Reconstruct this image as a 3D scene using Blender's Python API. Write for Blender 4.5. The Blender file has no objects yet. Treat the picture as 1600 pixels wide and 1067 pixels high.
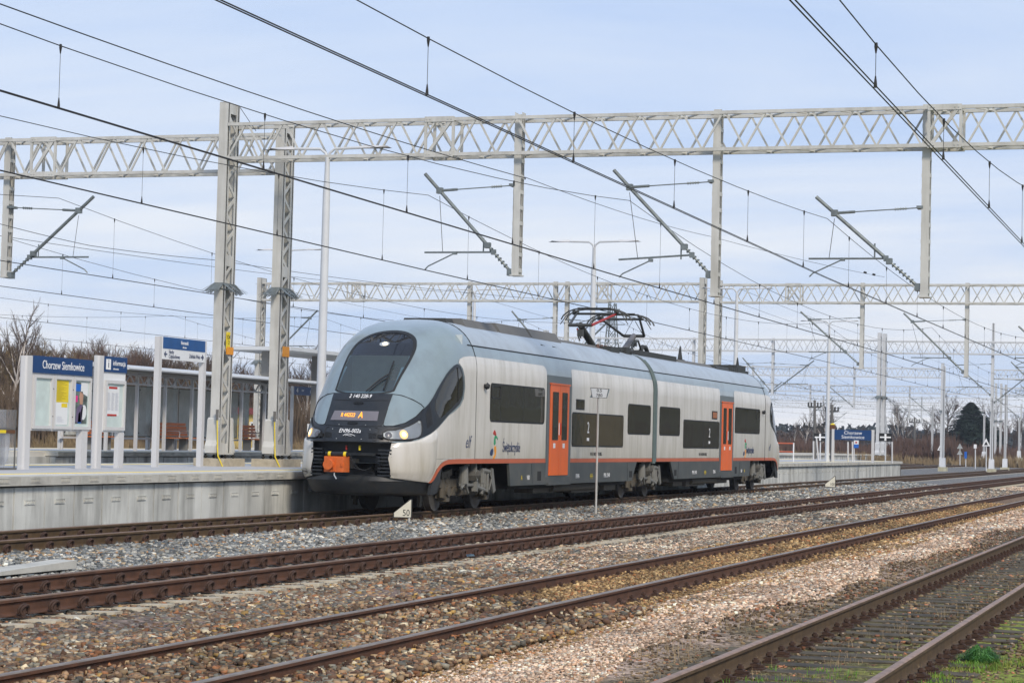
import bpy, bmesh, math, random
import numpy as np
from mathutils import Vector, Matrix
random.seed(7); rng = np.random.default_rng(7)
sc = bpy.context.scene; COL = sc.collection
R_ = math.radians
# ---------------------------------------------------------------- camera
EYE = 1.637
TH, TI, RO = 0.3183, 0.0444, 0.0244
Fv = Vector((math.cos(TI)*math.cos(TH), math.cos(TI)*math.sin(TH), math.sin(TI)))
R0 = Vector((math.sin(TH), -math.cos(TH), 0)); U0 = R0.cross(Fv)
Rv = math.cos(RO)*R0 + math.sin(RO)*U0; Uv = -math.sin(RO)*R0 + math.cos(RO)*U0
cd = bpy.data.cameras.new('camera'); cam = bpy.data.objects.new('camera', cd); COL.objects.link(cam)
cam.matrix_world = Matrix(((Rv.x, Uv.x, -Fv.x, 0), (Rv.y, Uv.y, -Fv.y, 0), (Rv.z, Uv.z, -Fv.z, EYE), (0, 0, 0, 1)))
cd.sensor_width = 36; cd.lens = 3400.4/1600*36; cd.clip_start = .5; cd.clip_end = 6000
sc.camera = cam
# ---------------------------------------------------------------- sky and sun (bright overcast)
w = bpy.data.worlds.new('World'); sc.world = w; w.use_nodes = True
nt = w.node_tree; nt.nodes.clear()
def wn(t, **k):
    n = nt.nodes.new(t)
    for a, b in k.items(): setattr(n, a, b)
    return n
out = wn('ShaderNodeOutputWorld'); bg = wn('ShaderNodeBackground'); bg2 = wn('ShaderNodeBackground')
sky = wn('ShaderNodeTexSky', sky_type='NISHITA', sun_disc=False, sun_elevation=R_(38), sun_rotation=R_(205), air_density=1.1, dust_density=.6)
bg.inputs[1].default_value = .10
tc = wn('ShaderNodeTexCoord'); sep = wn('ShaderNodeSeparateXYZ'); nt.links.new(tc.outputs['Generated'], sep.inputs[0])
# layered cloud: noise stretched along the horizon, thicker and whiter low down
dv = wn('ShaderNodeMath', operation='ADD'); nt.links.new(sep.outputs[2], dv.inputs[0]); dv.inputs[1].default_value = .12
cx = wn('ShaderNodeMath', operation='DIVIDE'); nt.links.new(sep.outputs[0], cx.inputs[0]); nt.links.new(dv.outputs[0], cx.inputs[1])
cy = wn('ShaderNodeMath', operation='DIVIDE'); nt.links.new(sep.outputs[1], cy.inputs[0]); nt.links.new(dv.outputs[0], cy.inputs[1])
cmb = wn('ShaderNodeCombineXYZ'); nt.links.new(cx.outputs[0], cmb.inputs[0]); nt.links.new(cy.outputs[0], cmb.inputs[1])
mp = wn('ShaderNodeMapping'); mp.inputs['Rotation'].default_value = (0, 0, R_(-20)); mp.inputs['Scale'].default_value = (1.0, .42, 1); mp.inputs['Location'].default_value = (.35, 1.1, 0)
nt.links.new(cmb.outputs[0], mp.inputs[0])
nz = wn('ShaderNodeTexNoise'); nz.inputs['Scale'].default_value = 1.15; nz.inputs['Detail'].default_value = 7; nz.inputs['Roughness'].default_value = .56; nz.inputs['Distortion'].default_value = .3
nt.links.new(mp.outputs[0], nz.inputs[0])
cr = wn('ShaderNodeValToRGB'); cr.color_ramp.elements[0].position = .38; cr.color_ramp.elements[1].position = .64
cr.color_ramp.elements[0].color = (0, 0, 0, 1); cr.color_ramp.elements[1].color = (1, 1, 1, 1)
nt.links.new(nz.outputs[0], cr.inputs[0])
hz = wn('ShaderNodeMapRange'); nt.links.new(sep.outputs[2], hz.inputs[0]); hz.inputs[1].default_value = .03; hz.inputs[2].default_value = .22; hz.inputs[3].default_value = 1; hz.inputs[4].default_value = 0
ccol = wn('ShaderNodeMix', data_type='RGBA'); nt.links.new(cr.outputs[0], ccol.inputs[0]); ccol.inputs[6].default_value = (.50, .645, .935, 1); ccol.inputs[7].default_value = (.68, .785, .965, 1)
ccol2 = wn('ShaderNodeMix', data_type='RGBA'); nt.links.new(cr.outputs[0], ccol2.inputs[0]); ccol2.inputs[6].default_value = (.56, .69, .94, 1); ccol2.inputs[7].default_value = (.90, .91, .96, 1)
cm3 = wn('ShaderNodeMix', data_type='RGBA'); nt.links.new(hz.outputs[0], cm3.inputs[0]); nt.links.new(ccol.outputs[2], cm3.inputs[6]); nt.links.new(ccol2.outputs[2], cm3.inputs[7])
nt.links.new(cm3.outputs[2], bg2.inputs[0]); bg2.inputs[1].default_value = 1.03
mx = wn('ShaderNodeMixShader'); mx.inputs[0].default_value = .90
nt.links.new(sky.outputs[0], bg.inputs[0]); nt.links.new(bg.outputs[0], mx.inputs[1]); nt.links.new(bg2.outputs[0], mx.inputs[2]); nt.links.new(mx.outputs[0], out.inputs[0])
sl = bpy.data.lights.new('sun', 'SUN'); sl.energy = 2.9; sl.angle = R_(12); sl.color = (1, .88, .73)
so = bpy.data.objects.new('sun', sl); COL.objects.link(so)
sd = Vector((-.62, -.55, .62)).normalized(); so.rotation_euler = sd.to_track_quat('Z', 'Y').to_euler()
sky.sun_elevation = math.asin(sd.z); sky.sun_rotation = math.atan2(sd.x, sd.y)
sc.view_settings.view_transform = 'Standard'; sc.view_settings.look = 'None'; sc.view_settings.exposure = .02; sc.view_settings.gamma = 1
sc.render.engine = 'CYCLES'
# ---------------------------------------------------------------- materials
MATS = {}
def mat(name, base, rough=.6, metal=0, var=.12, vscale=3, bump=0, bscale=30, spec=.5, dark=None, dscale=1.2, damt=.4, streak=False, emit=None, estr=0, alpha=None, coat=0, grime=False):
    if name in MATS: return MATS[name]
    m = bpy.data.materials.new(name); m.use_nodes = True; n = m.node_tree; N = n.nodes; Lk = n.links.new
    b = N['Principled BSDF']; b.inputs['Roughness'].default_value = rough; b.inputs['Metallic'].default_value = metal
    b.inputs['Specular IOR Level'].default_value = spec
    if coat: b.inputs['Coat Weight'].default_value = coat; b.inputs['Coat Roughness'].default_value = .12
    tcn = N.new('ShaderNodeNewGeometry'); co = tcn.outputs['Position']
    nn = N.new('ShaderNodeTexNoise'); nn.inputs['Scale'].default_value = vscale; nn.inputs['Detail'].default_value = 6; Lk(co, nn.inputs[0])
    mr = N.new('ShaderNodeMapRange'); Lk(nn.outputs[0], mr.inputs[0]); mr.inputs[1].default_value = .3; mr.inputs[2].default_value = .7; mr.inputs[3].default_value = 1-var; mr.inputs[4].default_value = 1+var
    mul = N.new('ShaderNodeMix'); mul.data_type = 'RGBA'; mul.blend_type = 'MULTIPLY'; mul.inputs[0].default_value = 1
    mul.inputs[6].default_value = (*base, 1); cmbn = N.new('ShaderNodeCombineColor')
    for i in range(3): Lk(mr.outputs[0], cmbn.inputs[i])
    Lk(cmbn.outputs[0], mul.inputs[7]); last = mul.outputs[2]
    if dark:
        mpn = N.new('ShaderNodeMapping'); Lk(co, mpn.inputs[0])
        mpn.inputs['Scale'].default_value = (1, 1, .12) if streak else (1, 1, 1)
        n2 = N.new('ShaderNodeTexNoise'); n2.inputs['Scale'].default_value = dscale; n2.inputs['Detail'].default_value = 8; n2.inputs['Roughness'].default_value = .65; Lk(mpn.outputs[0], n2.inputs[0])
        r2 = N.new('ShaderNodeMapRange'); Lk(n2.outputs[0], r2.inputs[0]); r2.inputs[1].default_value = .45; r2.inputs[2].default_value = .72; r2.inputs[3].default_value = 0; r2.inputs[4].default_value = damt
        m2 = N.new('ShaderNodeMix'); m2.data_type = 'RGBA'; Lk(r2.outputs[0], m2.inputs[0]); Lk(last, m2.inputs[6]); m2.inputs[7].default_value = (*dark, 1); last = m2.outputs[2]
    if grime:                                   # road dirt: brown film thickest along the sill, broken up by noise
        sz = N.new('ShaderNodeSeparateXYZ'); Lk(co, sz.inputs[0]); zr_ = N.new('ShaderNodeMapRange'); Lk(sz.outputs[2], zr_.inputs[0]); zr_.inputs[1].default_value = 1.0; zr_.inputs[2].default_value = 1.75; zr_.inputs[3].default_value = .62; zr_.inputs[4].default_value = 0
        mg_ = N.new('ShaderNodeMapping'); Lk(co, mg_.inputs[0]); mg_.inputs['Scale'].default_value = (2.2, 2.2, .35); n3 = N.new('ShaderNodeTexNoise'); n3.inputs['Scale'].default_value = 1.5; n3.inputs['Detail'].default_value = 7; Lk(mg_.outputs[0], n3.inputs[0])
        mm_ = N.new('ShaderNodeMath'); mm_.operation = 'MULTIPLY'; Lk(zr_.outputs[0], mm_.inputs[0]); Lk(n3.outputs[0], mm_.inputs[1]); m3 = N.new('ShaderNodeMix'); m3.data_type = 'RGBA'; Lk(mm_.outputs[0], m3.inputs[0]); Lk(last, m3.inputs[6]); m3.inputs[7].default_value = (.26, .21, .11, 1); last = m3.outputs[2]
    Lk(last, b.inputs['Base Color'])
    if bump:
        nb = N.new('ShaderNodeTexNoise'); nb.inputs['Scale'].default_value = bscale; nb.inputs['Detail'].default_value = 4; Lk(co, nb.inputs[0])
        bp = N.new('ShaderNodeBump'); bp.inputs['Strength'].default_value = bump; bp.inputs['Distance'].default_value = .01; Lk(nb.outputs[0], bp.inputs['Height']); Lk(bp.outputs[0], b.inputs['Normal'])
    if emit: b.inputs['Emission Color'].default_value = (*emit, 1); b.inputs['Emission Strength'].default_value = estr
    if alpha is not None: b.inputs['Alpha'].default_value = alpha
    MATS[name] = m; return m
M = dict(
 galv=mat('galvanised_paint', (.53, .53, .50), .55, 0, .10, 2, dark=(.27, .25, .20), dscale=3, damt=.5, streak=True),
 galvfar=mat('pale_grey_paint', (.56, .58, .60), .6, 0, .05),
 steel=mat('weathered_steel', (.20, .225, .225), .5, .5, .2, 8),
 post=mat('sign_post_grey', (.57, .57, .57), .45, 0, .03, 1),
 wire=mat('copper_wire_dark', (.035, .033, .032), .6, .3, .1),
 rust=mat('rusty_rail_web', (.098, .043, .022), .8, 0, .25, 6, bump=.3, bscale=60, dark=(.05, .03, .022), dscale=4, damt=.6),
 rusto=mat('ochre_rust_rail_web', (.090, .055, .024), .8, 0, .3, 6, bump=.3, bscale=60, dark=(.05, .035, .02), dscale=4, damt=.5),
 railtop=mat('worn_rail_head', (.235, .195, .16), .46, .3, .2, 5, dark=(.12, .07, .04), dscale=3, damt=.5),
 railtopb=mat('brown_rail_head', (.17, .105, .065), .55, .15, .2, 5),
 railtopr=mat('dull_rusty_rail_head', (.27, .18, .135), .6, .1, .25, 5),
 fast=mat('rusty_fastening', (.055, .028, .018), .8, 0, .3, 20),
 conc=mat('sleeper_concrete', (.46, .41, .31), .85, 0, .15, 5, bump=.4, bscale=40, dark=(.24, .18, .12), dscale=6, damt=.5),
 wood=mat('old_wooden_sleeper', (.082, .066, .040), .9, 0, .5, 5, bump=1.0, bscale=20, dark=(.022, .020, .016), dscale=2.2, damt=.95),
 pwall=mat('platform_wall_concrete', (.54, .55, .52), .85, 0, .22, .9, bump=.4, bscale=16, dark=(.17, .17, .155), dscale=1.9, damt=.9, streak=True),
 pedge=mat('platform_edge_concrete', (.50, .49, .44), .85, 0, .1, 3, bump=.3, bscale=30, dark=(.25, .25, .23), dscale=2.5, damt=.6),
 pave=mat('platform_paving', (.43, .43, .43), .85, 0, .08, 2),
 pave2=mat('pale_paving', (.58, .57, .53), .85, 0, .08, 2),
 yellow=mat('yellow_line_paint', (.85, .62, .03), .7, 0, .1, 4),
 yel=mat('yellow_plastic', (.75, .58, .02), .5, 0, .05),
 ora=mat('orange_sticker', (.75, .30, .02), .5, 0, .05),
 white=mat('white_board', (.72, .74, .75), .5, 0, .02, 1),
 navy=mat('navy_board', (.006, .045, .155), .4, 0, .03, 1),
 navytxt=mat('navy_lettering', (.01, .03, .10), .5, 0, .02),
 wtxt=mat('white_lettering', (.82, .83, .84), .5, 0, .02),
 btxt=mat('black_lettering', (.015, .015, .015), .5, 0, .02),
 bench=mat('orange_brown_slats', (.62, .18, .05), .5, 0, .15, 6),
 roofm=mat('shelter_roof_sheet', (.55, .57, .58), .5, 0, .04),
 under=mat('shelter_ceiling', (.24, .235, .22), .7, 0, .05),
 red=mat('red_paint', (.45, .03, .02), .5, 0, .05),
 blue=mat('blue_paint', (.01, .12, .50), .5, 0, .05),
 green=mat('green_sticker', (.01, .30, .12), .5, 0, .05),
 brown=mat('brown_sticker', (.12, .05, .02), .5, 0, .05),
 # train
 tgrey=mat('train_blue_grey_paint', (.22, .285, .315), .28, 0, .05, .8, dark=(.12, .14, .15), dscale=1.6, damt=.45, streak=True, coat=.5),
 troof=mat('train_roof_paint_skylit', (.37, .43, .49), .42, 0, .05, 1.0, dark=(.2, .21, .22), dscale=1.3, damt=.4),  # roof paint lightened to carry sky-blue reflection in its colour
 twhite=mat('train_off_white_paint', (.66, .64, .60), .26, 0, .05, 1.0, dark=(.36, .33, .26), dscale=3.4, damt=.5, streak=True, coat=.2, grime=True),
 tred=mat('train_orange_stripe', (.50, .115, .05), .4, 0, .08, 2),
 tdoor=mat('train_door_orange', (.84, .135, .012), .4, 0, .06, 2, coat=.15, dark=(.5, .09, .02), dscale=2, damt=.25, streak=True),
 tdark=mat('train_dark_grey_skirt', (.062, .072, .072), .5, 0, .1, 1.5, dark=(.14, .13, .11), dscale=2, damt=.5),
 trec=mat('train_door_surround', (.10, .125, .135), .4, 0, .05, 1.5, dark=(.10, .11, .11), dscale=2, damt=.4),
 tblack=mat('train_front_black', (.011, .014, .019), .42, 0, .1, 2, dark=(.05, .05, .045), dscale=4, damt=.3),
 tplow=mat('train_plow_black', (.018, .021, .024), .5, 0, .15, 3, dark=(.05, .045, .035), dscale=4, damt=.5),
 rubber=mat('black_rubber', (.010, .011, .012), .6, 0, .1),
 bogie=mat('dusty_bogie', (.115, .10, .075), .8, 0, .35, 6, bump=.4, bscale=30, dark=(.022, .020, .017), dscale=6, damt=.9),
 wheel=mat('wheel_steel', (.10, .095, .09), .6, .3, .2, 8),
 under2=mat('underframe_black', (.018, .018, .017), .8, 0, .2, 4),
 req=mat('roof_equipment_grey', (.13, .128, .122), .7, 0, .15, 2, dark=(.09, .085, .08), dscale=2, damt=.5),
 reqd=mat('roof_equipment_dark', (.035, .037, .036), .7, 0, .2, 4),
 panto=mat('pantograph_grey', (.065, .065, .06), .5, .3, .1),
 pred=mat('pantograph_red', (.32, .03, .03), .5, 0, .1),
 insul=mat('brown_insulator', (.10, .05, .035), .4, 0, .1),
 coup=mat('coupler_orange', (.62, .13, .02), .6, 0, .15, 6, dark=(.35, .09, .03), dscale=8, damt=.4),
 hbox=mat('headlight_reflector', (.46, .49, .50), .28, .35, .15),
 led=mat('amber_display_letters', (.9, .35, .02), .5, emit=(1, .36, .02), estr=1.6),
 disp=mat('display_panel', (.16, .15, .17), .25, 0, .05),
 lamp=mat('lit_headlamp', (1, .7, .35), .3, emit=(1, .55, .16), estr=1.5),
 lampc=mat('lit_headlamp_core', (1, .8, .5), .3, emit=(1, .74, .36), estr=4.5),
 int=mat('cab_interior', (.16, .17, .17), .7, 0, .1),
 skin=mat('skin', (.42, .23, .16), .6), cloth=mat('dark_uniform', (.03, .04, .07), .8), hair=mat('hair', (.06, .04, .03), .8),
)
def glassmat(name, tint, refl=.5, trans=.0, rough=.03, bk=.25):
    m = bpy.data.materials.new(name); m.use_nodes = True; N = m.node_tree.nodes; N.clear(); Lk = m.node_tree.links.new
    o = N.new('ShaderNodeOutputMaterial'); t = N.new('ShaderNodeBsdfTransparent'); t.inputs[0].default_value = (*tint, 1)
    p_ = N.new('ShaderNodeBsdfPrincipled'); p_.inputs['Base Color'].default_value = (*[c*bk for c in tint], 1); p_.inputs['Roughness'].default_value = rough; p_.inputs['Specular IOR Level'].default_value = refl
    tc_ = N.new('ShaderNodeTexCoord'); nb = N.new('ShaderNodeTexNoise'); nb.inputs['Scale'].default_value = 1.3; Lk(tc_.outputs['Object'], nb.inputs[0])
    bp = N.new('ShaderNodeBump'); bp.inputs['Strength'].default_value = .12; bp.inputs['Distance'].default_value = .02; Lk(nb.outputs[0], bp.inputs['Height']); Lk(bp.outputs[0], p_.inputs['Normal'])
    x = N.new('ShaderNodeMixShader'); x.inputs[0].default_value = 1-trans
    Lk(t.outputs[0], x.inputs[1]); Lk(p_.outputs[0], x.inputs[2]); Lk(x.outputs[0], o.inputs[0]); MATS[name] = m; return m
M['win'] = glassmat('dark_window_glass', (.12, .115, .085), .48, 0, .04)
M['wind'] = glassmat('windscreen_glass', (.60, .76, .84), .9, .66, .02)
M['windtop'] = glassmat('tinted_windscreen_top', (.03, .035, .05), .6, 0)
M['clear'] = glassmat('clear_lens', (.9, .92, .95), .6, .72)
M['sglass'] = glassmat('striped_shelter_glass', (.78, .84, .82), .3, .55, .2, .40)
# ---------------------------------------------------------------- mesh helpers
class MB:
    def __init__(s): s.v = []; s.f = []
    def add(s, vs, fs):
        k = len(s.v); s.v += [tuple(v) for v in vs]; s.f += [tuple(i+k for i in f) for f in fs]; return s
    def box(s, x0, x1, y0, y1, z0, z1):
        return s.add([(x0,y0,z0),(x1,y0,z0),(x1,y1,z0),(x0,y1,z0),(x0,y0,z1),(x1,y0,z1),(x1,y1,z1),(x0,y1,z1)],
                     [(3,2,1,0),(4,5,6,7),(0,1,5,4),(1,2,6,5),(2,3,7,6),(3,0,4,7)])
    def cb(s, c, d): return s.box(c[0]-d[0]/2, c[0]+d[0]/2, c[1]-d[1]/2, c[1]+d[1]/2, c[2]-d[2]/2, c[2]+d[2]/2)
    def bar(s, p, q, a, b=None, up=(0,0,1)):      # rectangular bar, a = width, b = height
        b = b or a; p = Vector(p); q = Vector(q); d = (q-p).normalized(); u = Vector(up)
        if abs(d.dot(u)) > .98: u = Vector((1,0,0))
        sx = d.cross(u).normalized(); u = sx.cross(d).normalized()
        vs = [P+sx*i*a/2+u*j*b/2 for P in (p, q) for i, j in ((-1,-1),(1,-1),(1,1),(-1,1))]
        return s.add(vs, [(0,1,2,3),(7,6,5,4),(0,4,5,1),(1,5,6,2),(2,6,7,3),(3,7,4,0)])
    def tube(s, pts, r, n=8, cap=True):
        pts = [Vector(p) for p in pts]; rs = r if hasattr(r, '__len__') else [r]*len(pts); vs = []; fs = []; pu = None
        for i, p in enumerate(pts):
            d = (pts[min(i+1, len(pts)-1)]-pts[max(i-1, 0)]).normalized()
            u = pu if pu is not None and abs(d.dot(pu)) < .95 else (Vector((0,0,1)) if abs(d.z) < .9 else Vector((1,0,0)))
            a = d.cross(u).normalized(); u = a.cross(d).normalized(); pu = u
            vs += [p+a*math.cos(2*math.pi*k/n)*rs[i]+u*math.sin(2*math.pi*k/n)*rs[i] for k in range(n)]
        for i in range(len(pts)-1):
            fs += [(i*n+k, i*n+(k+1) % n, (i+1)*n+(k+1) % n, (i+1)*n+k) for k in range(n)]
        if cap: fs += [tuple(range(n-1, -1, -1)), tuple(range((len(pts)-1)*n, len(pts)*n))]
        return s.add(vs, fs)
    def prism(s, poly, fn, a, b):                 # poly 2D, fn(u,v,w)->3D, thickness from a to b
        n = len(poly); vs = [fn(u, v, a) for u, v in poly]+[fn(u, v, b) for u, v in poly]
        return s.add(vs, [tuple(range(n)), tuple(range(2*n-1, n-1, -1))]+[(i, i+n, (i+1) % n+n, (i+1) % n) for i in range(n)])
    def mirrored(s, xm):
        m = MB(); m.v = [(2*xm-x, y, z) for x, y, z in s.v]; m.f = [tuple(reversed(f)) for f in s.f]; return m
    def ymir(s, yc):
        m = MB(); m.v = [(x, 2*yc-y, z) for x, y, z in s.v]; m.f = [tuple(reversed(f)) for f in s.f]; return m
    def build(s, name, m, parent=None, smooth=False, origin=None):
        me = bpy.data.meshes.new(name); ox = Vector(origin) if origin is not None else (world_loc(parent) if parent else Vector((0,0,0)))
        me.from_pydata([(v[0]-ox.x, v[1]-ox.y, v[2]-ox.z) for v in s.v], [], s.f); me.update()
        if isinstance(m, str): m = M[m]
        me.materials.append(m)
        if smooth:
            me.polygons.foreach_set('use_smooth', [True]*len(me.polygons))
            try: me.set_sharp_from_angle(angle=R_(35))
            except Exception: pass
        o = bpy.data.objects.new(name, me); COL.objects.link(o)
        if parent: o.parent = parent; o.location = ox-world_loc(parent)
        else: o.location = ox
        return o
def world_loc(o):
    v = Vector((0,0,0))
    while o is not None: v += o.location; o = o.parent
    return v
def tag(o, label=None, cat=None, group=None, kind=None):
    if label: o['label'] = label
    if cat: o['category'] = cat
    if group: o['group'] = group
    if kind: o['kind'] = kind
    return o
def empty(name, loc, label, cat, group=None):
    o = bpy.data.objects.new(name, None); COL.objects.link(o); o.location = loc; o.empty_display_size = .2
    return tag(o, label, cat, group)
def kids(o): return [c for c in COL.objects if c.parent == o]
CH = {}
def copy_tree(o, loc, label=None, group=None):
    ch = {}
    for c in COL.objects:
        if c.parent: ch.setdefault(c.parent.name, []).append(c)
    def rec(a, par):
        c = a.copy(); COL.objects.link(c); c.parent = par
        for k in ch.get(a.name, []): rec(k, c)
        return c
    r = rec(o, None); r.location = loc
    return tag(r, label, None, group)
def text(s, size, org, right, up, m, parent, name='lettering', sx=1, align='CENTER', mapf=None, depth=.002, shear=0, bold=0, leading=1):
    bold = 0
    cu = bpy.data.curves.new('t', 'FONT'); cu.body = s; cu.size = size; cu.align_x = align; cu.align_y = 'CENTER'; cu.extrude = depth; cu.resolution_u = 3; cu.shear = shear; cu.offset = bold; cu.space_line = leading
    t = bpy.data.objects.new('t', cu); COL.objects.link(t); dg = bpy.context.evaluated_depsgraph_get(); me = bpy.data.meshes.new_from_object(t.evaluated_get(dg)); bpy.data.objects.remove(t)
    right = Vector(right); up = Vector(up); nrm = right.cross(up); org = Vector(org); pl = world_loc(parent) if parent else Vector((0,0,0))
    for v in me.vertices:
        if mapf: q = Vector(mapf(v.co.x*sx, v.co.y, v.co.z))
        else: q = org+right*v.co.x*sx+up*v.co.y+nrm*v.co.z
        v.co = q-pl
    me.materials.clear(); me.materials.append(M[m] if isinstance(m, str) else m); me.name = name
    o = bpy.data.objects.new(name, me); COL.objects.link(o)
    if parent: o.parent = parent
    return o
def rrect(x0, x1, z0, z1, r, n=5):
    pts = []
    for cx_, cz_, a0 in ((x1-r, z1-r, 0), (x0+r, z1-r, 90), (x0+r, z0+r, 180), (x1-r, z0+r, 270)):
        for k in range(n+1):
            a = R_(a0+90*k/n); pts.append((cx_+r*math.cos(a), cz_+r*math.sin(a)))
    return pts
SIDE = lambda u, v, w_: (u, w_, v)
FRONT = lambda u, v, w_: (w_, u, v)
# ================================================================ ground
T1, T2, T3, T4 = 17.43, 12.31, 8.14, 3.43
TZ = {T1: 0, T2: -.083, T3: -.256, T4: -.214}
GY = [-40, 0, 1.3, 2.1, 4.7, 5.6, 6.4, 7.4, 9.0, 10.2, 11.0, 11.3, 13.4, 14.6, 16, 19.2, 25, 34, 46, 49, 53, 60, 2000]
GZ = [-.5, -.47, -.40, -.425, -.425, -.40, -.46, -.435, -.41, -.37, -.315, -.305, -.305, -.30, -.20, -.19, -.2, -.2, -.2, -.2, .35, .45, .6]
def gz(y): return float(np.interp(y, GY, GZ))
mb = MB()
xs_ = sorted(set([-60, -20] + list(range(-10, 140, 3)) + [150, 170, 200, 260, 350, 500, 800, 1500, 3500]))
ys_ = [-400, -100, -40, -10] + [round(-2+.35*i, 2) for i in range(0, 64)] + [21, 25, 30, 34, 40, 46, 47.5, 49, 51, 53, 60, 80, 120, 200, 400, 900, 2500]
for x in xs_:
    for y in ys_:
        mb.v.append((x, y, gz(y)+(0 if y > 25 else .02*math.sin(x*.7+y*2.1)*math.sin(x*.31-y*1.3)*(1 if x < 80 else 0))))
ny = len(ys_)
for i in range(len(xs_)-1):
    for j in range(ny-1): mb.f.append((i*ny+j, (i+1)*ny+j, (i+1)*ny+j+1, i*ny+j+1))
gm = bpy.data.materials.new('ballast_and_soil'); gm.use_nodes = True; n = gm.node_tree; N = n.nodes; Lk = n.links.new; B = N['Principled BSDF']; B.inputs['Roughness'].default_value = .95; B.inputs['Specular IOR Level'].default_value = .2
tcn = N.new('ShaderNodeTexCoord'); co = tcn.outputs['Object']; sp = N.new('ShaderNodeSeparateXYZ'); Lk(co, sp.inputs[0])
nzz = N.new('ShaderNodeTexNoise'); nzz.inputs['Scale'].default_value = .9; nzz.inputs['Detail'].default_value = 6; Lk(co, nzz.inputs[0])
nm = N.new('ShaderNodeMath'); nm.operation = 'MULTIPLY_ADD'; Lk(nzz.outputs[0], nm.inputs[0]); nm.inputs[1].default_value = 2.2; nm.inputs[2].default_value = -1.1
yy = N.new('ShaderNodeMath'); yy.operation = 'ADD'; Lk(sp.outputs[1], yy.inputs[0]); Lk(nm.outputs[0], yy.inputs[1])
yr = N.new('ShaderNodeMapRange'); Lk(yy.outputs[0], yr.inputs[0]); yr.inputs[1].default_value = 0; yr.inputs[2].default_value = 20
rp = N.new('ShaderNodeValToRGB'); Lk(yr.outputs[0], rp.inputs[0]); cr_ = rp.color_ramp
stops = [(0, (.14, .18, .028)), (.12, (.17, .19, .036)), (.16, (.13, .12, .045)), (.235, (.115, .092, .055)), (.265, (.33, .245, .19)), (.33, (.34, .25, .195)), (.37, (.18, .125, .08)), (.44, (.17, .115, .075)), (.475, (.20, .135, .11)), (.56, (.15, .12, .10)), (.63, (.17, .15, .13)), (.70, (.16, .16, .155)), (1, (.16, .16, .155))]  # ballast tones kept darker than the stones, so gaps read as shadow
cr_.elements[0].position = 0; cr_.elements[0].color = (*stops[0][1], 1); cr_.elements[1].position = 1; cr_.elements[1].color = (*stops[-1][1], 1)
for p_, c_ in stops[1:-1]: e = cr_.elements.new(p_); e.color = (*c_, 1)
vo = N.new('ShaderNodeTexVoronoi'); vo.inputs['Scale'].default_value = 17; Lk(co, vo.inputs[0])
hv = N.new('ShaderNodeSeparateColor'); Lk(vo.outputs['Color'], hv.inputs[0])
vr = N.new('ShaderNodeMapRange'); Lk(hv.outputs[0], vr.inputs[0]); vr.inputs[3].default_value = .45; vr.inputs[4].default_value = 1.75
mu = N.new('ShaderNodeMix'); mu.data_type = 'RGBA'; mu.blend_type = 'MULTIPLY'; mu.inputs[0].default_value = 1; Lk(rp.outputs[0], mu.inputs[6])
cc = N.new('ShaderNodeCombineColor'); [Lk(vr.outputs[0], cc.inputs[i]) for i in range(3)]; Lk(cc.outputs[0], mu.inputs[7])
# far ground: brown winter grass beyond the yard
fr = N.new('ShaderNodeMapRange'); Lk(yy.outputs[0], fr.inputs[0]); fr.inputs[1].default_value = 49; fr.inputs[2].default_value = 51
ng = N.new('ShaderNodeTexNoise'); ng.inputs['Scale'].default_value = 1.4; ng.inputs['Detail'].default_value = 8; Lk(co, ng.inputs[0])
rg = N.new('ShaderNodeValToRGB'); Lk(ng.outputs[0], rg.inputs[0]); rg.color_ramp.elements[0].position = .3; rg.color_ramp.elements[1].position = .7
rg.color_ramp.elements[0].color = (.05, .035, .02, 1); rg.color_ramp.elements[1].color = (.22, .15, .07, 1)
mg = N.new('ShaderNodeMix'); mg.data_type = 'RGBA'; Lk(fr.outputs[0], mg.inputs[0]); Lk(mu.outputs[2], mg.inputs[6]); Lk(rg.outputs[0], mg.inputs[7]); Lk(mg.outputs[2], B.inputs['Base Color'])
bp = N.new('ShaderNodeBump'); bp.inputs['Strength'].default_value = .9; bp.inputs['Distance'].default_value = .03; Lk(vo.outputs['Distance'], bp.inputs['Height']); bp.invert = True; Lk(bp.outputs[0], B.inputs['Normal'])
tag(mb.build('ground', gm), kind='structure')
# ---------------------------------------------------------------- loose stones, real crushed rock, each with its own colour
stm = bpy.data.materials.new('crushed_rock'); stm.use_nodes = True; B = stm.node_tree.nodes['Principled BSDF']; B.inputs['Roughness'].default_value = .85; B.inputs['Specular IOR Level'].default_value = .3
at_ = stm.node_tree.nodes.new('ShaderNodeAttribute'); at_.attribute_name = 'tint'; stm.node_tree.links.new(at_.outputs['Color'], B.inputs['Base Color'])
SL = ((T1, 26.2, .75, 1.22, .12), (T2, 18.68, .96, 1.30, .15), (T3, 11.1, .55, 1.05, .10), (T4, 4.2, .85, 1.25, .12))
CUBE = np.array([(-1,-1,-1),(1,-1,-1),(1,1,-1),(-1,1,-1),(-1,-1,1),(1,-1,1),(1,1,1),(-1,1,1)], float)
CF = np.array([(3,2,1,0),(4,5,6,7),(0,1,5,4),(1,2,6,5),(2,3,7,6),(3,0,4,7)])
def inview(x, y, m=.03):
    c, s_ = math.cos(TH), math.sin(TH); f = x*c+y*s_; r = x*s_-y*c
    return (f > 2) & (np.abs(r/np.maximum(f, .1)) < .2353+m)
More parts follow.
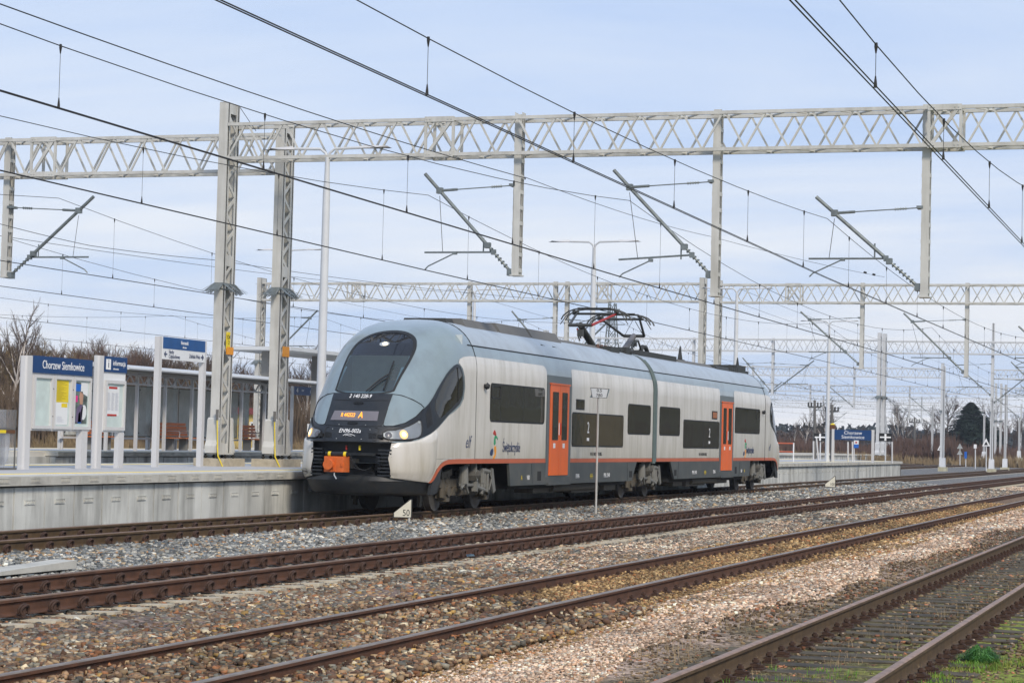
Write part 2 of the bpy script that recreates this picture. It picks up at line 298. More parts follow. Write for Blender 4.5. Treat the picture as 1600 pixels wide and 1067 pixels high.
def scatter(x0, x1, y0, y1, dens, hmap=True):
    n_ = int((x1-x0)*(y1-y0)*dens); x = rng.uniform(x0, x1, n_); y = rng.uniform(y0, y1, n_)
    k = inview(x, y); x, y = x[k], y[k]
    for yc_, x0_, pr, hw, w_ in SL:
        on = (np.abs(y-yc_) < hw) & (np.abs(((x-x0_+.3) % (.62 if yc_ == T4 else .6))-.3) < w_) & (rng.random(len(x)) < (pr if yc_ != T4 else np.clip(.45+.7*np.sin(x*.9+y*1.7)*np.sin(x*2.3-y*2.9)+.25, 0, .97)))
        x, y = x[~on], y[~on]
    return x, y
def stones(name, x, y, size, pal, sink=.25, label='', zoff=0, flat=.62):
    n_ = len(x); z = np.interp(y, GY, GZ)+zoff+rng.uniform(-.1, .55, n_)*size
    s = size*rng.uniform(.45, 1.35, (n_, 1))*rng.uniform(.7, 1.3, (n_, 3))/2; s[:, 2] *= flat
    V = CUBE[None]*(1+rng.uniform(-.45, .25, (n_, 8, 3))); V = V*s[:, None, :]
    a = rng.uniform(0, 6.283, n_); b = rng.uniform(-.6, .6, n_); ca, sa, cb, sb = np.cos(a), np.sin(a), np.cos(b), np.sin(b)
    X, Y, Z = V[..., 0], V[..., 1], V[..., 2]; Y2 = Y*cb[:, None]-Z*sb[:, None]; Z2 = Y*sb[:, None]+Z*cb[:, None]
    V = np.stack([X*ca[:, None]-Y2*sa[:, None]+x[:, None], X*sa[:, None]+Y2*ca[:, None]+y[:, None], Z2+z[:, None]], -1).reshape(-1, 3)
    Fc = (CF[None]+(np.arange(n_)*8)[:, None, None]).reshape(-1, 4)
    me = bpy.data.meshes.new(name); me.vertices.add(len(V)); me.vertices.foreach_set('co', V.astype(np.float32).ravel())
    me.loops.add(Fc.size); me.loops.foreach_set('vertex_index', Fc.astype(np.int32).ravel()); me.polygons.add(len(Fc)); me.polygons.foreach_set('loop_start', np.arange(0, Fc.size, 4, dtype=np.int32))
    me.update(calc_edges=True)
    pal_ = np.array([c for c, _ in pal]); wgt = np.array([w_ for _, w_ in pal], float); wgt /= wgt.sum()
    ci = rng.choice(len(pal_), n_, p=wgt); C = pal_[ci]*np.array([1.03, 1.0, .94])*1.08*rng.uniform(.5, 1.6, (n_, 1)); C *= (1+.22*np.sin(x*.8+1.3*np.sin(y*1.9))*np.sin(y*1.3+.7*np.sin(x*.37))+.15*np.sin(x*2.9+y*2.2)*np.sin(y*3.7-x*.9))[:, None]; C = np.clip(C, 0, .9)
    A = me.color_attributes.new('tint', 'FLOAT_COLOR', 'POINT'); CC = np.ones((n_*8, 4), np.float32); CC[:, :3] = np.repeat(C, 8, 0); A.data.foreach_set('color', CC.ravel())
    me.materials.append(stm); o = bpy.data.objects.new(name, me); COL.objects.link(o); tag(o, label, 'gravel', kind='stuff'); return n_
WARM = lambda p, t: [((c[0]*t[0], c[1]*t[1], c[2]*t[2]), w_) for c, w_ in p]
GREY = [((.24, .25, .26), 5), ((.15, .165, .18), 4), ((.36, .36, .35), 3), ((.33, .26, .18), 1.6), ((.10, .11, .12), 2), ((.5, .49, .46), 1), ((.30, .17, .09), .7)]
BRN = [((.16, .105, .08), 5), ((.24, .16, .115), 4), ((.12, .07, .055), 3), ((.33, .24, .17), 2.4), ((.20, .19, .18), 3), ((.30, .14, .08), 1.4), ((.46, .40, .33), 1.1), ((.34, .22, .09), .8), ((.09, .085, .085), 1.4)]
MIX = [((.17, .15, .135), 4), ((.25, .23, .215), 4), ((.12, .12, .125), 3), ((.30, .22, .16), 3), ((.21, .13, .09), 2), ((.42, .38, .33), 1.3), ((.5, .48, .45), .5)]
PINK = [((.47, .34, .27), 5), ((.58, .45, .38), 4), ((.36, .24, .175), 3), ((.27, .22, .18), 1.6), ((.68, .58, .50), 1.6), ((.22, .13, .08), 1.2), ((.34, .34, .33), .8)]
TAN = [((.22, .145, .085), 5), ((.29, .20, .12), 4), ((.14, .09, .055), 3), ((.40, .30, .19), 1.5), ((.28, .13, .07), 1)]
def zone(nm, y0, y1, pal, bands, lab, zo=0, clip=None):
    xs__, ys__, tot = [], [], 0
    for k, (a, b, d, sz) in enumerate(bands):
        x, y = scatter(a, b, y0, y1, d)
        if clip is not None: kk = clip(x, y); x, y = x[kk], y[kk]
        if len(x): stones(nm, x, y, sz, pal, label=lab+(' near the camera' if k == 0 else ' farther down the line' if k == 1 else ' in the far distance'), zoff=zo)
wob = lambda x, y: .35*np.sin(x*.45)+.25*np.sin(x*1.1+1)
GREY = WARM(GREY, (.93, .93, .90)); BRN = WARM(BRN, (.90, .90, .78)); MIX = WARM(MIX, (.88, .90, .84)); PINK = WARM(PINK, (.98, .98, .92)); TAN = WARM(TAN, (1.05, 1.03, .85))
FB = lambda s, d: [(14, 34, d, s), (34, 60, d*.62, s*1.25), (60, 110, d*.22, s*1.9)]
zone('ballast_stones', 13.3, 19.1, GREY, [(24, 40, 430, .052), (40, 64, 260, .065), (64, 115, 90, .10)], 'grey crushed stone ballast beside the platform track')
zone('ballast_stones', 9.3, 13.3, MIX, [(12, 30, 430, .05), (30, 55, 260, .062), (55, 110, 80, .10)], 'mixed grey and brown ballast stones of the second track', -.024)
zone('ballast_stones', 9.0, 11.5, BRN, [(12, 26, 330, .05), (26, 38, 120, .06)], 'brown ballast stones between the second and third track', -.018)
zone('ballast_stones', 6.6, 9.6, BRN, [(8, 22, 520, .047), (22, 26, 240, .05)], 'reddish brown ballast stones round the third track', .045)
zone('ballast_stones', 6.3, 9.6, TAN, [(17, 40, 420, .034), (40, 85, 160, .055)], 'ochre fine gravel round the third track')
zone('ballast_stones', 9.5, 10.9, PINK, [(32, 60, 300, .035), (60, 120, 110, .06)], 'pale pink chippings beyond the third track')
zone('ballast_stones', 4.9, 6.9, PINK, [(8, 24, 1150, .027), (24, 50, 420, .04), (50, 100, 120, .07)], 'pale pink chippings in front of the third track', .0, lambda x, y: y+wob(x, y)*.5 > 5.35)
zone('ballast_stones', 1.0, 5.6, [((.13, .095, .06), 4), ((.075, .055, .038), 4), ((.20, .15, .09), 2), ((.26, .12, .07), 1.2), ((.30, .25, .2), .5)], [(5, 22, 260, .026), (22, 60, 100, .04)], 'dark soil crumbs and stones round the wooden sleepers', -.005)
# ================================================================ railway tracks
HW = .036
RAILP = [(-.075,-.172),(.075,-.172),(.075,-.162),(.012,-.145),(.0085,-.13),(.0085,-.055),(.020,-.045),(.036,-.038),(.036,-.012),(.028,-.002),(.018,0),(-.018,0),(-.028,-.002),(-.036,-.012),(-.036,-.038),(-.020,-.045),(-.0085,-.055),(-.0085,-.13),(-.012,-.145),(-.075,-.162)]
def rail(yc, z, x0, x1, parent, web, head):
    mb = MB(); vs = []
    xs2 = [x0, x1]
    for x in xs2: vs += [(x, yc+u, z+v) for u, v in RAILP]
    k = len(RAILP); fs = [(i, (i+1) % k, k+(i+1) % k, k+i) for i in range(k)]+[tuple(range(k-1, -1, -1)), tuple(range(k, 2*k))]
    mb.add(vs, fs); o = mb.build('rail', web, parent)
    o.data.materials.append(M[head])
    for i in (9, 10, 11, 12, 13): o.data.polygons[i-1 if i == 9 else i-1].material_index = 1
    for pl in o.data.polygons:
        if pl.center.z+world_loc(parent).z > z-.008: pl.material_index = 1
    return o
def fastening(kind, z):
    mb = MB()
    if kind == 'clip':                      # ribbed plate with a coil clip and bolt on both sides of the rail
        mb.box(-.08, .08, -.17, .17, z-.188, z-.172)
        for s in (-1, 1):
            pts = [(.075*math.cos(a), s*(.125-.012*math.cos(a*2)), z-.118+.062*math.sin(a)) for a in np.linspace(-.6, 3.74, 12)]
            mb.tube(pts, .013, 6); pts = [(x, y+s*.028, zz-.006) for x, y, zz in pts]; mb.tube(pts, .012, 6)
            mb.tube([(0, s*.12, z-.18), (0, s*.12, z-.08)], .032, 6)
    else:                                   # bolted K plate
        mb.box(-.09, .09, -.19, .19, z-.192, z-.172)
        for s in (-1, 1):
            mb.cb((0, s*.105, z-.15), (.10, .075, .034)); mb.tube([(0, s*.105, z-.14), (0, s*.105, z-.085)], .019, 6); mb.tube([(0, s*.105, z-.125), (0, s*.105, z-.10)], .032, 6)
            mb.cb((.0, s*.165, z-.165), (.05, .04, .04))
    return mb
def sleeper_mesh(kind, z):
    mb = MB()
    if kind == 'concrete':
        for x0, x1, a, b in ((-1.3, -.45, 0, -.03), (-.45, .45, -.03, -.03), (.45, 1.3, -.03, 0)):
            wt = .085; wb = .14
            vs = []
            for y_, dz in ((x0, a), (x1, b)):
                vs += [(-wb, y_, z-.36), (wb, y_, z-.36), (wt, y_, z-.19+dz), (-wt, y_, z-.19+dz)]
            mb.add(vs, [(0,3,2,1),(4,5,6,7),(0,1,5,4),(1,2,6,5),(2,3,7,6),(3,0,4,7)])
    else:
        nseg = 6; vs = []
        for k in range(nseg+1):
            y_ = -1.3+2.6*k/nseg; j = .012*math.sin(k*2.3)
            vs += [(-.125+j, y_, z-.34), (.125+j, y_, z-.34), (.12+j, y_, z-.185+j*.4), (-.12-j, y_, z-.19-j*.3)]
        fs = [(0,3,2,1), (nseg*4, nseg*4+1, nseg*4+2, nseg*4+3)]
        for k in range(nseg):
            for i in range(4): fs.append((k*4+i, k*4+(i+1) % 4, (k+1)*4+(i+1) % 4, (k+1)*4+i))
        mb.add(vs, fs)
    return mb
def sleepers(tr, yc, z, kind, fk, x0, sp, n1, n2, smat, fmat, jit=0):
    s0 = sleeper_mesh(kind, 0).build('sleeper', smat, None)
    f0 = fastening(fk, 0).build('rail_fastening', fmat, None); me_s, me_f = s0.data, f0.data
    bpy.data.objects.remove(s0); bpy.data.objects.remove(f0); org = world_loc(tr)
    for i in range(n1):
        x = x0+i*sp+random.uniform(-jit, jit)
        s = bpy.data.objects.new('sleeper', me_s); COL.objects.link(s); s.parent = tr; s.location = (x-org.x, yc-org.y, z-org.z)
        if jit: s.rotation_euler = (0, 0, random.uniform(-.05, .05)); s.location.z -= random.choice((0, .004, .008, .012))
        for g in (-.7535, .7535):
            f = bpy.data.objects.new('rail_fastening', me_f); COL.objects.link(f); f.parent = s; f.location = (0, g, 0)
    mb = MB(); mf = MB()
    sv = [v.co.copy() for v in me_s.vertices]; sf = [tuple(p_.vertices) for p_ in me_s.polygons]
    for i in range(n1, n1+n2):
        x = x0+i*sp; mb.add([(v.x+x, v.y+yc, v.z+z) for v in sv], sf)
        for g in (-.7535, .7535): mf.cb((x, yc+g, z-.15), (.11, .30, .07))
    if n2:
        tag(mb.build('far_sleepers', smat, tr), kind='stuff'); tag(mf.build('far_fastenings', fmat, tr), kind='stuff')
def track(yc, z, label, web, head, kind, fk, x0, sp, n1, n2, smat, jit=0, xa=-15, xb=420, grp='railway tracks side by side'):
    tr = empty('railway_track', (0, yc, z-.2), label, 'railway track', grp)
    for g in (-.7535, .7535): rail(yc+g, z, xa, xb, tr, web, head)
    if kind: sleepers(tr, yc, z, kind, fk, x0, sp, n1, n2, smat, 'fast', jit)
    return tr
track(T1, 0, 'track the electric train stands on, beside the platform wall', 'rusto', 'railtopb', 'concrete', 'clip', 26.2, .6, 100, 220, 'conc')
track(T2, -.083, 'reddish brown track with pale concrete sleepers, next in front of the train', 'rust', 'railtopb', 'concrete', 'clip', 18.68, .6, 100, 220, 'conc')
track(T3, -.256, 'third track from the platform, sleepers buried in brown and ochre stones', 'rust', 'railtop', 'concrete', 'bolt', 11.1, .6, 100, 150, 'conc')
t4 = track(T4, -.214, 'nearest track, mossy wooden sleepers, at the lower right', 'rusto', 'railtopr', 'wood', 'bolt', 4.2, .62, 90, 60, 'wood', .05)
mb = MB(); 
for s in (-1, 1): mb.box(9.55, 10.05, T4+.7535+s*.022-.006*s-.01, T4+.7535+s*.022+.01, -.214-.145, -.214-.05)
mb.box(9.79, 9.80, T4+.7535-.037, T4+.7535+.037, -.214-.10, -.214+.0015); mb.build('rail_joint', 'fast', t4)
track(27.45, 0, 'track behind the first platform, seen dark beyond its far end', 'rusto', 'railtop', 'concrete', 'clip', 40, .6, 0, 480, 'conc')
track(32.0, 0, 'fifth track from the camera, between the two platforms', 'rusto', 'railtop', 'concrete', 'clip', 60, .6, 0, 480, 'conc')
track(36.3, 0, 'sixth track from the camera, at the foot of the shelter platform', 'rusto', 'railtop', 'concrete', 'clip', 60, .6, 0, 480, 'conc')
track(47.4, 0, 'farthest track, beyond the shelter platform before the bushes', 'rusto', 'railtop', 'concrete', 'clip', 60, .6, 0, 480, 'conc')
# ================================================================ platforms
def plat(y0, y1, x0, x1, label, nb, seedd, bx0):
    P = empty('platform', (x0, y0, 0), label, 'platform')
    r = random.Random(seedd)
    cor = MB().box(x0, x1-.05, y0+.32, y1-.32, -.3, .62).build('core', 'pwall', P)
    mbf = MB()
    blk = MB(); blk.box(.008, .992, 0, .22, 0, .85); 
    far = MB()
    k = 0; x = bx0
    base = None; lipb = None
    num = MB()
    while x < x1-.5:
        for (yy_, s) in ((y0, 1), (y1, -1)):
            if k < nb and s == 1:
                b = MB(); dz = r.uniform(-.006, .006); b.box(.015, .985, r.uniform(.10, .112), .31, 0, .835+dz)
                # cast number field: shallow frame in the face
                for q in range(5): b.box(.37+.055*q, .37+.055*q+.022, .086, .112, .555, .605)
                b.box(.34, .655, .088, .112, .540, .548); b.box(.34, .655, .088, .112, .612, .620); b.box(.335, .343, .088, .112, .54, .62); b.box(.655, .663, .088, .112, .54, .62); 
                o = b.build('wall_block', 'pwall', P, origin=(0, 0, 0)); o.location = (x-x0, 0, -.22)
                l = MB(); l.box(.007, .993, 0, .5, 0, .155); 
                l.box(.34, .68, -.008, .01, .040, .048); l.box(.34, .68, -.008, .01, .118, .126)
                for q in range(6): l.box(.375+.048*q, .375+.048*q+.026, -.010, .01, .058, .108)
                o = l.build('edge_slab', 'pedge', P, origin=(0, 0, 0)); o.location = (x-x0, 0, .645)
            else:
                a, b_ = (yy_+.10, yy_+.31) if s == 1 else (yy_-.31, yy_-.10)
                far.box(x+.006, x+.994, a, b_, -.22, .62)
                a, b_ = (yy_, yy_+.5) if s == 1 else (yy_-.5, yy_)
                num.box(x+.004, x+.996, a, b_, .645, .80)
        k += 1; x += 1
    far.box(x1-.25, x1, y0+.1, y1-.1, -.2, .79)
    tag(far.build('remaining_wall_blocks', 'pwall', P), kind='stuff'); tag(num.build('remaining_edge_slabs', 'pedge', P), kind='stuff')
    MB().box(x0, x1-.26, y0+1.25, y1-1.25, .62, .802).build('paving', 'pave', P)
    t = MB(); t.box(x0, x1-.26, y0+.5, y0+1.25, .62, .801); t.box(x0, x1-.26, y1-1.25, y1-.5, .62, .801); t.build('pale_paving_strip', 'pave2', P)
    for a in (y0+.92, y1-1.14): MB().box(x0, x1-.3, a, a+.24, .801, .8045).build('yellow_line', 'yellow', P)
    # tactile strip of raised studs
    ts = MB()
    if nb > 60:
        for i in range(1400):
            xx = x0+22+i*.055
            for j in range(4): ts.box(xx, xx+.028, y0+.60+j*.06, y0+.628+j*.06, .801, .808)
        tag(ts.build('tactile_studs', 'pave2', P), kind='stuff')
    return P
plat(19.12, 25.7, 4, 136, 'long grey concrete platform with yellow line behind the train', 96, 3, 28)
plat(38.0, 45.2, 45, 260, 'second platform farther back, carrying the glass shelter and benches', 60, 5, 66)
# loose kerb stone lying on the ballast
def at(x, y, Z):
    d = Fv+Rv*((x-800)/3400.4)-Uv*((y-533.5)/3400.4); t = (Z-EYE)/d.z; return Vector((0, 0, EYE))+d*t
# ================================================================ the train
YC = T1; XM = 62.12
ZX=[0.3,0.9,1.5,1.7,2.03,2.43,2.9,3.3,3.63,3.88,4.05,4.18,4.26]
XX=[42.3,42.1,42.15,42.25,42.47,42.75,43.2,43.65,44.08,44.5,44.9,45.4,45.9]
LZ=[0.3,1.5,2.5,3.3,3.9,4.26]; LL=[2.1,2.3,2.3,2.1,1.35,.14]; NP=2.9; XS=46.04
def Wd(z):
    if z < 1.1: return 1.44-.02*(1.1-z)
    if z < 3.1: return 1.44
    s = min((z-3.1)/1.16, 1); return 1.44*max(0, 1-s*s)**.325
def xcz(z): return float(np.interp(z, ZX, XX))
def Lz(z): return float(np.interp(z, LZ, LL))
def xsurf(y, z):
    r = min(abs(y)/max(Wd(z), 1e-6), 1); return xcz(z)+Lz(z)*(1-(1-r**NP)**(1/NP))
_tab = {}
def arc(z):
    k = round(z, 3)
    if k in _tab: return _tab[k]
    a = np.linspace(math.pi/2, 0, 160); Wz = Wd(z)
    y = -Wz*np.abs(np.sin(a))**(2/NP); x = xcz(z)+Lz(z)*(1-np.abs(np.cos(a))**(2/NP))
    x = np.concatenate([[max(XS, x[0]+.001)], x]); y = np.concatenate([[-Wz], y])
    d = np.concatenate([[0], np.cumsum(np.hypot(np.diff(x), np.diff(y)))]); d = -(d)-(XS-x[0])
    _tab[k] = (x[::-1], y[::-1], d[::-1]); return _tab[k]
def surf(t, z):                      # t: metres along the plan outline, 0 at the cab seam, negative towards the nose (near side)
    if t >= 0: return Vector((XS+t, -Wd(z), z))
    x, y, d = arc(z)
    return Vector((float(np.interp(t, d, x)), float(np.interp(t, d, y)), z))
def tof(x, y, z):
    if x >= XS: return x-XS
    X, Y, D = arc(z); i = int(np.argmin((X-x)**2+(Y-y)**2)); j0 = max(i-1, 0); j1 = min(i+1, len(X)-1)
    best = (1e9, 0)
    for a, b in ((j0, i), (i, j1)):
        p = np.array([X[a], Y[a]]); q = np.array([X[b], Y[b]]); L2 = ((q-p)**2).sum()
        u = 0 if L2 == 0 else float(np.clip(((np.array([x, y])-p)*(q-p)).sum()/L2, 0, 1)); c = p+u*(q-p); dd = (c[0]-x)**2+(c[1]-y)**2
        if dd < best[0]: best = (dd, D[a]+u*(D[b]-D[a]))
    return best[1]
def nrm(t, z):
    e = .01; a = surf(t+e, z)-surf(t-e, z); b = surf(t, min(z+e, 4.25))-surf(t, z-e); n_ = a.cross(b); n_.normalize()
    return n_ if n_.y < 0 or n_.x < 0 else -n_
def chaikin(P, it=2, closed=True):
    for _ in range(it):
        Q = []
        for i in range(len(P) if closed else len(P)-1):
            a, b = P[i], P[(i+1) % len(P)]; Q += [tuple(.75*u+.25*v for u, v in zip(a, b)), tuple(.25*u+.75*v for u, v in zip(a, b))]
        if not closed: Q = [P[0]]+Q+[P[-1]]
        P = Q
    return P
def rows_of(poly, n_):
    zs = [p_[1] for p_ in poly]; z0, z1 = min(zs)+1e-4, max(zs)-1e-4; R = []
    kk = sorted(set([z0, z1]+[z for z in zs if z0 < z < z1]+list(np.linspace(z0, z1, n_))))
    kk = [k for i, k in enumerate(kk) if i == 0 or k-kk[i-1] > 1e-3]
    for z in kk:
        h = []
        for i in range(len(poly)):
            a, b = poly[i], poly[(i+1) % len(poly)]
            if (a[1]-z)*(b[1]-z) <= 0 and a[1] != b[1]: h.append(a[0]+(b[0]-a[0])*(z-a[1])/(b[1]-a[1]))
        if len(h) >= 2: R.append((z, min(h), max(h)))
    return R
def pgrid(R, cols, fn):              # fn(u,z)->Vector
    mb = MB()
    for z, a, b in R:
        for j in range(cols+1): mb.v.append(tuple(fn(a+(b-a)*j/cols, z)))
    for i in range(len(R)-1):
        for j in range(cols): k = i*(cols+1)+j; mb.f.append((k, k+1, k+cols+2, k+cols+1))
    return mb
def patch(P3, off=.006, rows=24, cols=24, smooth=2):   # side patch from 3D outline on the surface (local y)
    poly = [(tof(*p_), p_[2]) for p_ in P3]
    if smooth: poly = chaikin(poly, smooth)
    return pgrid(rows_of(poly, rows), cols, lambda t, z: surf(t, z)+nrm(t, z)*off+Vector((0, YC, 0)))
def spatch(x0, x1, z0, z1, off=.005, r=0, corners=None):  # side panel given in (x,z) on the straight body
    poly = corners or rrect(x0, x1, z0, z1, r) if r or corners else [(x0, z0), (x1, z0), (x1, z1), (x0, z1)]
    R = rows_of(poly, 16)
    return pgrid(R, 1, lambda x, z: Vector((x, YC-Wd(z)-off*(1 if z < 3.1 else .9), z+(0 if z < 3.1 else off*.5))))
def fnorm(y, z):
    e = .01; a = Vector((xsurf(y+e, z)-xsurf(y-e, z), 2*e, 0)); b = Vector((xsurf(y, z+e)-xsurf(y, z-e), 0, 2*e)); n_ = a.cross(b).normalized()
    return n_ if n_.x < 0 else -n_
def fpt(y, z, off): return Vector((xsurf(y, z), y+YC, z))+fnorm(y, z)*off
def fpatch(poly, off=.006, rows=24, cols=20, smooth=0):
    if smooth: poly = chaikin(poly, smooth)
    return pgrid(rows_of(poly, rows), cols, lambda y, z: fpt(y, z, off))
TR = empty('electric_train', (XM, YC, 0), 'white, blue grey and orange two-car electric train with both pantographs raised', 'train')
CARS = []
def both(mb, fn):                    # near side and far side of the same car
    fn(mb); fn(mb.ymir(YC))
WS = [(0, 3.885), (.25, 3.86), (.46, 3.785), (.60, 3.68), (.685, 3.52), (.70, 3.34), (.69, 3.15), (.66, 2.88), (.64, 2.70), (.63, 2.51)]
WSout = [(0, 3.945), (.27, 3.92), (.50, 3.84), (.655, 3.72), (.745, 3.54), (.76, 3.34), (.745, 3.13), (.71, 2.88), (.69, 2.70), (.675, 2.49)]
def sym(h): return [(-y, z) for y, z in h]+[(y, z) for y, z in reversed(h)] if h[0][0] > 0 else [(y, z) for y, z in h]+[(-y, z) for y, z in reversed(h[1:])]
def in_ws(y, z):
    R = [(b, a) for a, b in WS][::-1]; zz = [r[0] for r in R]; yy_ = [r[1] for r in R]
    return 2.55 < z < 3.86 and abs(y) < np.interp(z, zz, yy_)-.03
for end in (0, 1):
    fl = (lambda m: m) if end == 0 else (lambda m: m.mirrored(XM))
    xa = 46.04
    # ---- body shell: cab + saloon in one continuous mesh
    mb = MB(); zr = [1.05, 1.3, 1.49, 1.6, 1.9, 2.1, 2.3, 2.5]+list(np.linspace(2.55, 3.1, 8))+[3.1+1.16*s for s in (.08, .16, .25, .34, .43, .52, .6, .67, .74, .8, .85, .89, .925, .955, .977, .991, .9999)]
    A = np.linspace(-math.pi/2, math.pi/2, 73); cols = []
    for z in zr:
        row = [(61.87, YC-Wd(z), z), (53.5, YC-Wd(z), z), (XS, YC-Wd(z), z)]
        for a in A:
            s_ = np.sign(math.sin(a)); y = Wd(z)*s_*abs(math.sin(a))**(2/NP); x = xcz(z)+Lz(z)*(1-abs(math.cos(a))**(2/NP)); row.append((min(x, XS-.001), YC+y, z))
        row += [(XS, YC+Wd(z), z), (53.5, YC+Wd(z), z), (61.87, YC+Wd(z), z)]; cols.append(row)
    nc = len(cols[0]); mb.v = [v for r in cols for v in r]
    for i in range(len(zr)-1):
        for j in range(nc-1):
            q = (i*nc+j, (i+1)*nc+j, (i+1)*nc+j+1, i*nc+j+1); c = [sum(mb.v[k][m_] for k in q)/4 for m_ in range(3)]
            if c[0] < 45 and in_ws(c[1]-YC, c[2]): continue
            if c[0] < 42.9 and c[2] < 1.48 and abs(c[1]-YC) < 1.0: continue
            mb.f.append(q)
    mb.f.append(tuple(i*nc for i in range(len(zr)))+tuple(i*nc+nc-1 for i in range(len(zr)-1, -1, -1)))   # end wall at the gangway
    mb.f.append(tuple(range(nc-1, -1, -1)))
    car = fl(mb).build('car_body', 'tgrey', TR, smooth=True)
    if end: tag(car, 'rear car of the two, farther from the camera')
    else: tag(car, 'front car with lit headlights, nearer the camera')
    def part(m_, name, mt, smooth=False): return fl(m_).build(name, mt, car, smooth)
    # ---- livery panels
    c1 = [(46.07, 1.16), (51.36, 1.16), (51.36, 3.28), (51.33, 3.36), (51.25, 3.41), (51.1, 3.44), (46.07, 3.44)]
    both(spatch(0, 0, 0, 0, corners=c1), lambda m_: part(m_, 'white_panel', 'twhite', True))
    c2 = [(53.52, 1.16), (61.86, 1.16), (61.86, 3.44), (53.64, 3.44), (53.55, 3.42), (53.52, 3.36)]
    both(spatch(0, 0, 0, 0, corners=c2), lambda m_: part(m_, 'white_panel', 'twhite', True))
    for a, b in ((46.05, 51.38), (53.5, 61.87)): both(spatch(a, b, 1.055, 1.155), lambda m_: part(m_, 'orange_stripe', 'tred'))
    roofp = MB()
    # white cab side with its curved boundary, orange stripe sweeping down
    cabw = [(46.03, -1.44, 1.16), (44.32, -1.44, 1.15), (43.90, -1.43, 1.08), (43.62, -1.41, .93), (43.42, -1.39, .72), (43.30, -1.37, .66), (42.70, -1.17, .70), (42.36, -.86, .76), (42.30, -.84, 1.15), (42.36, -.88, 1.47), (42.73, -1.18, 1.51), (43.02, -1.28, 1.575), (43.38, -1.37, 1.69), (43.70, -1.40, 1.81), (44.27, -1.43, 2.09), (44.66, -1.44, 2.20), (45.0, -1.44, 2.32), (45.20, -1.44, 2.48), (45.27, -1.44, 2.72), (45.24, -1.44, 2.95), (45.12, -1.42, 3.14), (44.92, -1.40, 3.26), (45.0, -1.39, 3.34), (45.25, -1.39, 3.40), (45.65, -1.40, 3.435), (46.03, -1.40, 3.44)]
    poly = [(tof(*p_), p_[2]) for p_ in cabw]
    # split in two row-convex pieces: below the window and behind it
    low = [p_ for p_ in poly[:15]]; 
    low = [(0-.01, 1.16)]+poly[1:15]+[(-.01, poly[14][1])]
    hi = [(-.01, poly[14][1])]+poly[14:25]+[(-.01, 3.44)]
    off = .012
    for pl in (low, hi):
        m1 = pgrid(rows_of(pl, 34), 30, lambda t, z: surf(t, z)+nrm(t, z)*.009+Vector((0, YC, 0)))
        both(m1, lambda m_: part(m_, 'cab_side_panel', 'twhite', True))
    # bulging lower fairing, proud of the shell
    fair = [(-.02, 1.47, 0)]
    fp = [(42.36, -.86, .76), (42.30, -.84, 1.15), (42.36, -.88, 1.475), (42.73, -1.18, 1.515), (43.02, -1.28, 1.575), (43.38, -1.37, 1.69), (43.70, -1.40, 1.80), (43.64, -1.42, 1.3), (43.60, -1.42, 1.03), (43.45, -1.40, .80), (43.28, -1.36, .66), (42.68, -1.17, .70)]
    pp = [(tof(*p_), p_[2]) for p_ in fp]; Rr = rows_of(chaikin(pp, 1), 26); zc0, zc1 = Rr[0][0], Rr[-1][0]
    def bulge(u, v): return .012+.055*max(0, 1-abs(2*u-1)**4)*max(0, 1-abs(2*v-1)**4)
    m1 = MB(); cN = 22
    for z, a, b in Rr:
        for j in range(cN+1):
            t = a+(b-a)*j/cN; m1.v.append(tuple(surf(t, z)+nrm(t, z)*bulge(j/cN, (z-zc0)/(zc1-zc0))+Vector((0, YC, 0))))
    for i in range(len(Rr)-1):
        for j in range(cN): k = i*(cN+1)+j; m1.f.append((k, k+1, k+cN+2, k+cN+1))
    both(m1, lambda m_: part(m_, 'front_fairing', 'twhite', True))
    st = [(46.04, 1.16), (44.30, 1.155), (43.92, 1.09), (43.62, .94), (43.42, .73), (43.28, .65)]; st2 = [(43.40, .655), (43.54, .72), (43.74, .90), (43.98, 1.01), (44.32, 1.055), (46.04, 1.055)]
    A1 = chaikin(st, 2, False); B1 = chaikin(st2, 2, False)[::-1]; m1 = MB()
    for a, b in zip(A1, B1):
        for q in (a, b):
            t = tof(q[0], -1.43 if q[0] > 43.7 else -1.39, q[1]); m1.v.append(tuple(surf(t, q[1])+nrm(t, q[1])*.016+Vector((0, YC, 0))))
    for i in range(len(A1)-1): m1.f.append((2*i, 2*i+1, 2*i+3, 2*i+2))
    both(m1, lambda m_: part(m_, 'orange_stripe', 'tred', True))
    # ---- black front mask, windscreen
    rimh = [(y, z) for y, z in WSout]
    inn = chaikin(sym(WS), 2); outl = chaikin(sym(WSout), 2); m1 = MB()
    for a, b in zip(inn, outl):
        m1.v.append(tuple(fpt(a[0], a[1], .012))); m1.v.append(tuple(fpt(b[0], b[1], .008)))
    ni = len(inn)
    for i in range(ni): j = (i+1) % ni; m1.f.append((2*i, 2*i+1, 2*j+1, 2*j))
    part(m1, 'windscreen_surround', 'rubber', True)
    g = chaikin(sym(WS), 2); gt = [p_ for p_ in g if p_[1] > 3.36]
    zs_c = 3.36
    part(pgrid([r for r in rows_of(g, 30) if r[0] <= zs_c+.03], 22, lambda y, z: fpt(y, z, .004)), 'windscreen', 'wind', True)
    part(pgrid([r for r in rows_of(g, 40) if r[0] >= zs_c-.02], 22, lambda y, z: fpt(y, z, .005)), 'tinted_windscreen_top', 'windtop', True)
    mask = [(-.675, 2.50), (.675, 2.50), (.66, 1.86), (.63, 1.82), (.62, 1.49), (-.62, 1.49), (-.63, 1.82), (-.66, 1.86)]
    part(fpatch([(-.645, 1.49), (.645, 1.49), (.645, 1.84), (.66, 2.2), (.675, 2.51), (-.675, 2.51), (-.66, 2.2), (-.645, 1.84)], .008, 14, 16), 'front_mask', 'tblack', True)
